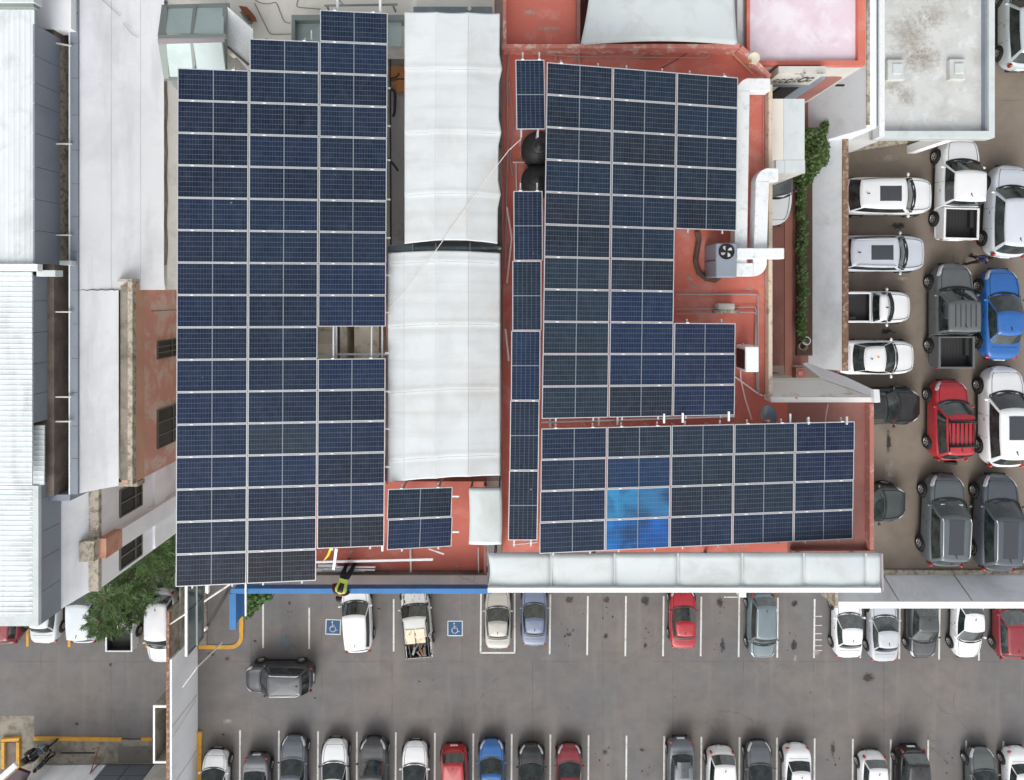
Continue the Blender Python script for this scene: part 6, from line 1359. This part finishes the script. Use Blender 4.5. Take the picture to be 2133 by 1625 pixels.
# ------------------------------------------------------------------ people
def skin(name, edges_pts, mat_, parent, root_idx=0, sub=2):
    """edges_pts: (verts [(co, r)], edges)"""
    vs, es = edges_pts; me = bpy.data.meshes.new(name); me.from_pydata([v[0] for v in vs], es, []); me.materials.append(mat_)
    o = link(name, me, parent); s = o.modifiers.new('skin', 'SKIN'); 
    for i, v in enumerate(vs):
        d = me.skin_vertices[0].data[i]; d.radius = v[1] if isinstance(v[1], tuple) else (v[1], v[1]); d.use_root = (i == root_idx)
    s.use_smooth_shade = True; ss = o.modifiers.new('sub', 'SUBSURF'); ss.levels = sub; ss.render_levels = sub; return o
M_skin = plain('skin', lin(142, 98, 76), .6); M_hair = plain('dark_hair', (.015, .012, .01), .8)
def person(label, loc, rz, J, colors, vest=None, extra=None, facing=0):
    t = thing('person', label, 'person', loc, rz)
    V = lambda k: J[k]
    vs = [(V('pelvis'), (.13, .10)), (V('waist'), (.12, .095)), (V('chest'), (.155, .11)), (V('neck0'), (.07, .06)), (V('neck'), .052), (V('head'), (.085, .095)), (V('crown'), (.07, .08))]
    es = [(0, 1), (1, 2), (2, 3), (3, 4), (4, 5), (5, 6)]
    for s in ('l', 'r'):
        i = len(vs); vs += [(V(s + 'sh'), .058), (V(s + 'el'), .042), (V(s + 'wr'), .028), (V(s + 'hd'), (.035, .022))]; es += [(3, i), (i, i + 1), (i + 1, i + 2), (i + 2, i + 3)]
        i = len(vs); vs += [(V(s + 'hip'), .085), (V(s + 'kn'), .058), (V(s + 'an'), .04), (V(s + 'toe'), .035)]; es += [(0, i), (i, i + 1), (i + 1, i + 2), (i + 2, i + 3)]
    b = skin('body', (vs, es), M_skin, t)
    for s in ('l', 'r'):   # fingers
        w = Vector(V(s + 'wr')); hd = Vector(V(s + 'hd')); d = (hd - w).normalized(); sd = d.cross(Vector((0, 0, 1))).normalized() if abs(d.z) < .95 else Vector((1, 0, 0)); dn = d.cross(sd)
        fv = [(tuple(w), .022), (tuple(hd), (.032, .018))]; fe = [(0, 1)]
        for k in range(4):
            ln = (.075, .085, .08, .062)[k]; a = hd + sd * (k - 1.5) * .02; i = len(fv); fv += [(tuple(a + d * .02), .0095), (tuple(a + d * (.02 + ln * .5) + dn * .012), .009), (tuple(a + d * (.02 + ln * .85) + dn * .035), .008)]; fe += [(1, i), (i, i + 1), (i + 1, i + 2)]
        i = len(fv); fv += [(tuple(w.lerp(hd, .5) + sd * .03), .011), (tuple(hd + sd * .05 + d * .03), .0095)]; fe += [(0, i), (i, i + 1)]
        skin('hand', (fv, fe), M_skin, t, 0, 1)
    # trousers
    vs = [(V('pelvis'), (.148, .118)), (tuple(Vector(V('pelvis')).lerp(Vector(V('waist')), .6)), (.135, .108))]; es = [(0, 1)]
    for s in ('l', 'r'):
        a = Vector(V(s + 'kn')).lerp(Vector(V(s + 'an')), .92); i = len(vs); vs += [(V(s + 'hip'), .102), (V(s + 'kn'), .076), (tuple(a), .06)]; es += [(0, i), (i, i + 1), (i + 1, i + 2)]
    skin('trousers', (vs, es), colors[1], t)
    vs = [(V('pelvis'), (.15, .12)), (V('waist'), (.142, .115)), (V('chest'), (.18, .13)), (V('neck0'), (.08, .07))]; es = [(0, 1), (1, 2), (2, 3)]
    for s in ('l', 'r'):
        a = Vector(V(s + 'el')).lerp(Vector(V(s + 'wr')), .85); i = len(vs); vs += [(V(s + 'sh'), .075), (V(s + 'el'), .058), (tuple(a), .042)]; es += [(3, i), (i, i + 1), (i + 1, i + 2)]
    skin('shirt', (vs, es), colors[0], t)
    if vest:
        p0, p1, p2, p3 = (Vector(V(k)) for k in ('pelvis', 'waist', 'chest', 'neck0')); up = (p2 - p1).normalized(); sd = (Vector(V('lsh')) - Vector(V('rsh'))).normalized(); bk = sd.cross(up)
        if bk.z < 0: bk = -bk
        mb = MB()
        for (z0, z1, m_) in ((p0.lerp(p1, .2), p1, 0), (p1, p2, 0), (p2, p3, 0)):
            pass
        ringz = [(p0.lerp(p1, .3), .162, .135), (p1, .158, .13), (p1.lerp(p2, .5), .182, .145), (p2, .205, .155), (p2.lerp(p3, .6), .185, .13), (p3, .10, .085)]
        n = 24; base = 0
        for c, a_, b_ in ringz:
            for j in range(n): th = 2 * math.pi * j / n; mb.v.append(tuple(c + sd * a_ * math.cos(th) + bk * b_ * math.sin(th)))
        for k in range(len(ringz) - 1):
            for j in range(n):
                th = 2 * math.pi * (j + .5) / n; m_ = 1 if (math.sin(th) > .3 and abs(math.cos(th)) < .42 and 0 < k < 4) else 0
                l = (j + 1) % n; mb.f.append((k * n + j, k * n + l, (k + 1) * n + l, (k + 1) * n + j)); mb.m.append(m_); mb.uv.append(None)
        mb.build('safety_vest', vest, t, True)
    hd = Vector(V('head')); cr = Vector(V('crown')); ax = (cr - hd).normalized(); M = ax.to_track_quat('Z', 'Y').to_matrix().to_4x4()
    mb = MB(); mb.blob(hd.lerp(cr, .45), (.105, .118, .115), 0, 16, 10, M); mb.build('hair' if not extra else 'cap', M_hair if not extra else extra, t, True)
    # face: nose, eyes, ears
    fdir = Vector(J.get('face', (0, 1, 0))).normalized(); fs = fdir.cross(ax).normalized(); c = hd + ax * .0
    mb = MB(); mb.blob(c + fdir * .105, (.016, .02, .028), 0, 8, 5); 
    for s in (-1, 1): mb.blob(c + fs * s * .095, (.016, .022, .032), 0, 8, 5)
    mb.build('nose_and_ears', M_skin, t, True)
    mb = MB()
    for s in (-1, 1): mb.blob(c + fdir * .092 + fs * s * .034 + ax * .03, (.014, .01, .008), 0, 8, 5)
    mb.tube([c + fdir * .098 - ax * .05 + fs * -.025, c + fdir * .102 - ax * .05, c + fdir * .098 - ax * .05 + fs * .025], .006, 5)
    mb.build('eyes_and_mouth', M_hair, t, True)
    for s in ('l', 'r'):
        a = Vector(V(s + 'an')); b_ = Vector(V(s + 'toe')); d = (b_ - a); d.z = 0; ang = math.atan2(d.y, d.x); mb = MB(); mb.blob(Vector(((a.x + b_.x) / 2, (a.y + b_.y) / 2, min(a.z, b_.z) + .01)), (.14, .052, .05), 0, 12, 6, Matrix.Rotation(ang, 4, 'Z')); mb.build('shoe', M_black, t, True)
    return t
def stand(stride=.3, arm=.15):
    return dict(pelvis=(0, 0, .95), waist=(0, 0.01, 1.10), chest=(0, 0.02, 1.32), neck0=(0, .01, 1.46), neck=(0, .02, 1.52), head=(0, .04, 1.62), crown=(0, .035, 1.71),
        lsh=(-.19, 0, 1.43), lel=(-.24, -arm, 1.17), lwr=(-.25, -arm * .3, .93), lhd=(-.25, -.0, .86), rsh=(.19, 0, 1.43), rel=(.24, arm * .3, 1.17), rwr=(.25, arm * 1.4, .95), rhd=(.25, arm * 1.6, .88),
        lhip=(-.10, 0, .88), lkn=(-.10, stride * .6, .50), lan=(-.10, stride, .08), ltoe=(-.11, stride + .15, .03), rhip=(.10, 0, .88), rkn=(.10, -stride * .2, .48), ran=(.10, -stride, .10), rtoe=(.11, -stride + .14, .04), face=(0, 1, 0))
M_navy = plain('navy_shirt', lin(28, 42, 76), .85); M_trs = plain('black_trousers', (.014, .014, .016), .85); M_vest = plain('hi_vis_yellow', lin(190, 206, 90), .7); M_trsn = plain('navy_trousers', lin(28, 36, 52), .85); M_shirtm = plain('maroon_shirt', lin(92, 44, 40), .85); M_grn = plain('dark_teal_jacket', lin(34, 56, 60), .7)
person('person in navy shirt and black trousers walking between the parked deck cars', tuple(P(2012, 543, DK)), R(-60), stand(.26), (M_navy, M_trs))
# worker kneeling/bending at roof edge
W_ = dict(pelvis=(0, 0, .86), waist=(0.0, -.17, .94), chest=(0, -.37, 1.02), neck0=(0, -.50, 1.05), neck=(0, -.55, 1.04), head=(0, -.64, .99), crown=(0, -.72, .96),
    lsh=(.18, -.45, 1.05), lel=(.24, -.52, .78), lwr=(.17, -.50, .55), lhd=(.15, -.50, .48), rsh=(-.19, -.44, 1.05), rel=(-.32, -.40, .80), rwr=(-.28, -.46, .56), rhd=(-.27, -.47, .49),
    lhip=(.10, .04, .82), lkn=(.12, .10, .45), lan=(.12, .20, .09), ltoe=(.13, .04, .04), rhip=(-.10, .04, .82), rkn=(-.13, .02, .45), ran=(-.13, .22, .09), rtoe=(-.14, .06, .04), face=(0, -.6, -1))
person('person in yellow-green safety vest bending over the south roof edge', (P(731, 1178, RF).x, P(731, 1178, RF).y - .02, RF), R(-14), W_, (M_shirtm, M_trsn), [M_vest, M_black])
person('person in dark teal jacket standing next to the motorcycle', (P(111, 1568, .1).x, P(111, 1568, .1).y, .1), R(20), stand(.12, .1), (M_grn, M_trs))

# ------------------------------------------------------------------ motorcycle
mc = thing('motorcycle', 'black motorcycle with wide seat and top box parked across the yellow kerb', 'motorcycle', tuple(P(98, 1550, .1)), R(28))
for x in (-.68, .68):
    w = bpy.data.objects.new('wheel', None); sc.collection.objects.link(w); w.parent = mc; w.location = (x, 0, .3)
    mb = MB(); mb.lathe([(.24, -.05), (.29, -.05), (.31, 0), (.29, .05), (.24, .05)], (0, 0, 0), 24, 0, Euler((R(90), 0, 0)).to_matrix().to_4x4()); mb.build('tyre', M_tyre, w, True)
    mb = MB(); mb.lathe([(.0001, .02), (.24, .02), (.24, -.02), (.0001, -.02)], (0, 0, 0), 20, 0, Euler((R(90), 0, 0)).to_matrix().to_4x4()); mb.build('rim', M_rim, w)
def mpart(nm, m, fn): mb = MB(); fn(mb); mb.build(nm, m, mc, True)
mpart('seat', M_black, lambda b: (b.blob((-.15, 0, .80), (.38, .15, .09)), b.blob((-.45, 0, .84), (.22, .13, .08))))
mpart('fuel_tank', plain('tank_navy', lin(24, 34, 48), .3, coat=.6), lambda b: b.blob((.25, 0, .86), (.27, .17, .13)))
mpart('front_fairing', M_black, lambda b: (b.blob((.62, 0, .86), (.16, .2, .16)), b.blob((.70, 0, .62), (.3, .07, .05))))
mpart('handlebar', M_steel, lambda b: (b.tube([(.36, -.42, 1.0), (.48, -.25, 1.02), (.52, 0, 1.0), (.48, .25, 1.02), (.36, .42, 1.0)], .018, 6), b.blob((.44, .42, 1.12), (.03, .07, .05)), b.blob((.44, -.42, 1.12), (.03, .07, .05))))
mpart('fork', M_steel, lambda b: (b.tube([(.68, -.09, .3), (.5, -.09, .95)], .025, 6), b.tube([(.68, .09, .3), (.5, .09, .95)], .025, 6)))
mpart('engine', M_steel, lambda b: (b.box(-.2, .25, -.14, .14, .25, .55), b.tube([(.1, .16, .3), (-.7, .2, .35)], .05, 8)))
mpart('side_panniers', M_black, lambda b: (b.box(-.85, -.35, -.36, -.18, .5, .85), b.box(-.85, -.35, .18, .36, .5, .85)))
mpart('top_box', M_black, lambda b: b.box(-.95, -.62, -.2, .2, .9, 1.15))

# ------------------------------------------------------------------ put each Empty at its thing's base
bpy.context.view_layer.update()
def bbox(o, acc):
    if o.type == 'MESH':
        M = o.matrix_world
        vs = [M @ Vector(c) for c in o.bound_box]
        acc[0] = [min(acc[0][i], min(v[i] for v in vs)) for i in range(3)]; acc[1] = [max(acc[1][i], max(v[i] for v in vs)) for i in range(3)]
    for c in o.children: bbox(c, acc)
for o in [o for o in sc.objects if o.parent is None and o.type == 'EMPTY' and o.location.length < 1e-6]:
    acc = [[1e9] * 3, [-1e9] * 3]; bbox(o, acc)
    if acc[0][0] > 1e8: continue
    b = Vector(((acc[0][0] + acc[1][0]) / 2, (acc[0][1] + acc[1][1]) / 2, acc[0][2]))
    o.location = b
    for c in o.children: c.location = Vector(c.location) - b
for o in [o for o in sc.objects if o.parent is None and o.type == 'MESH' and o.get('category') and o.location.length < 1e-6]:
    n = len(o.data.vertices); co = np.empty(n * 3, 'f'); o.data.vertices.foreach_get('co', co); co = co.reshape(-1, 3)
    b = np.array([(co[:, 0].min() + co[:, 0].max()) / 2, (co[:, 1].min() + co[:, 1].max()) / 2, co[:, 2].min()]); co -= b; o.data.vertices.foreach_set('co', co.ravel()); o.data.update(); o.location = Vector(b)
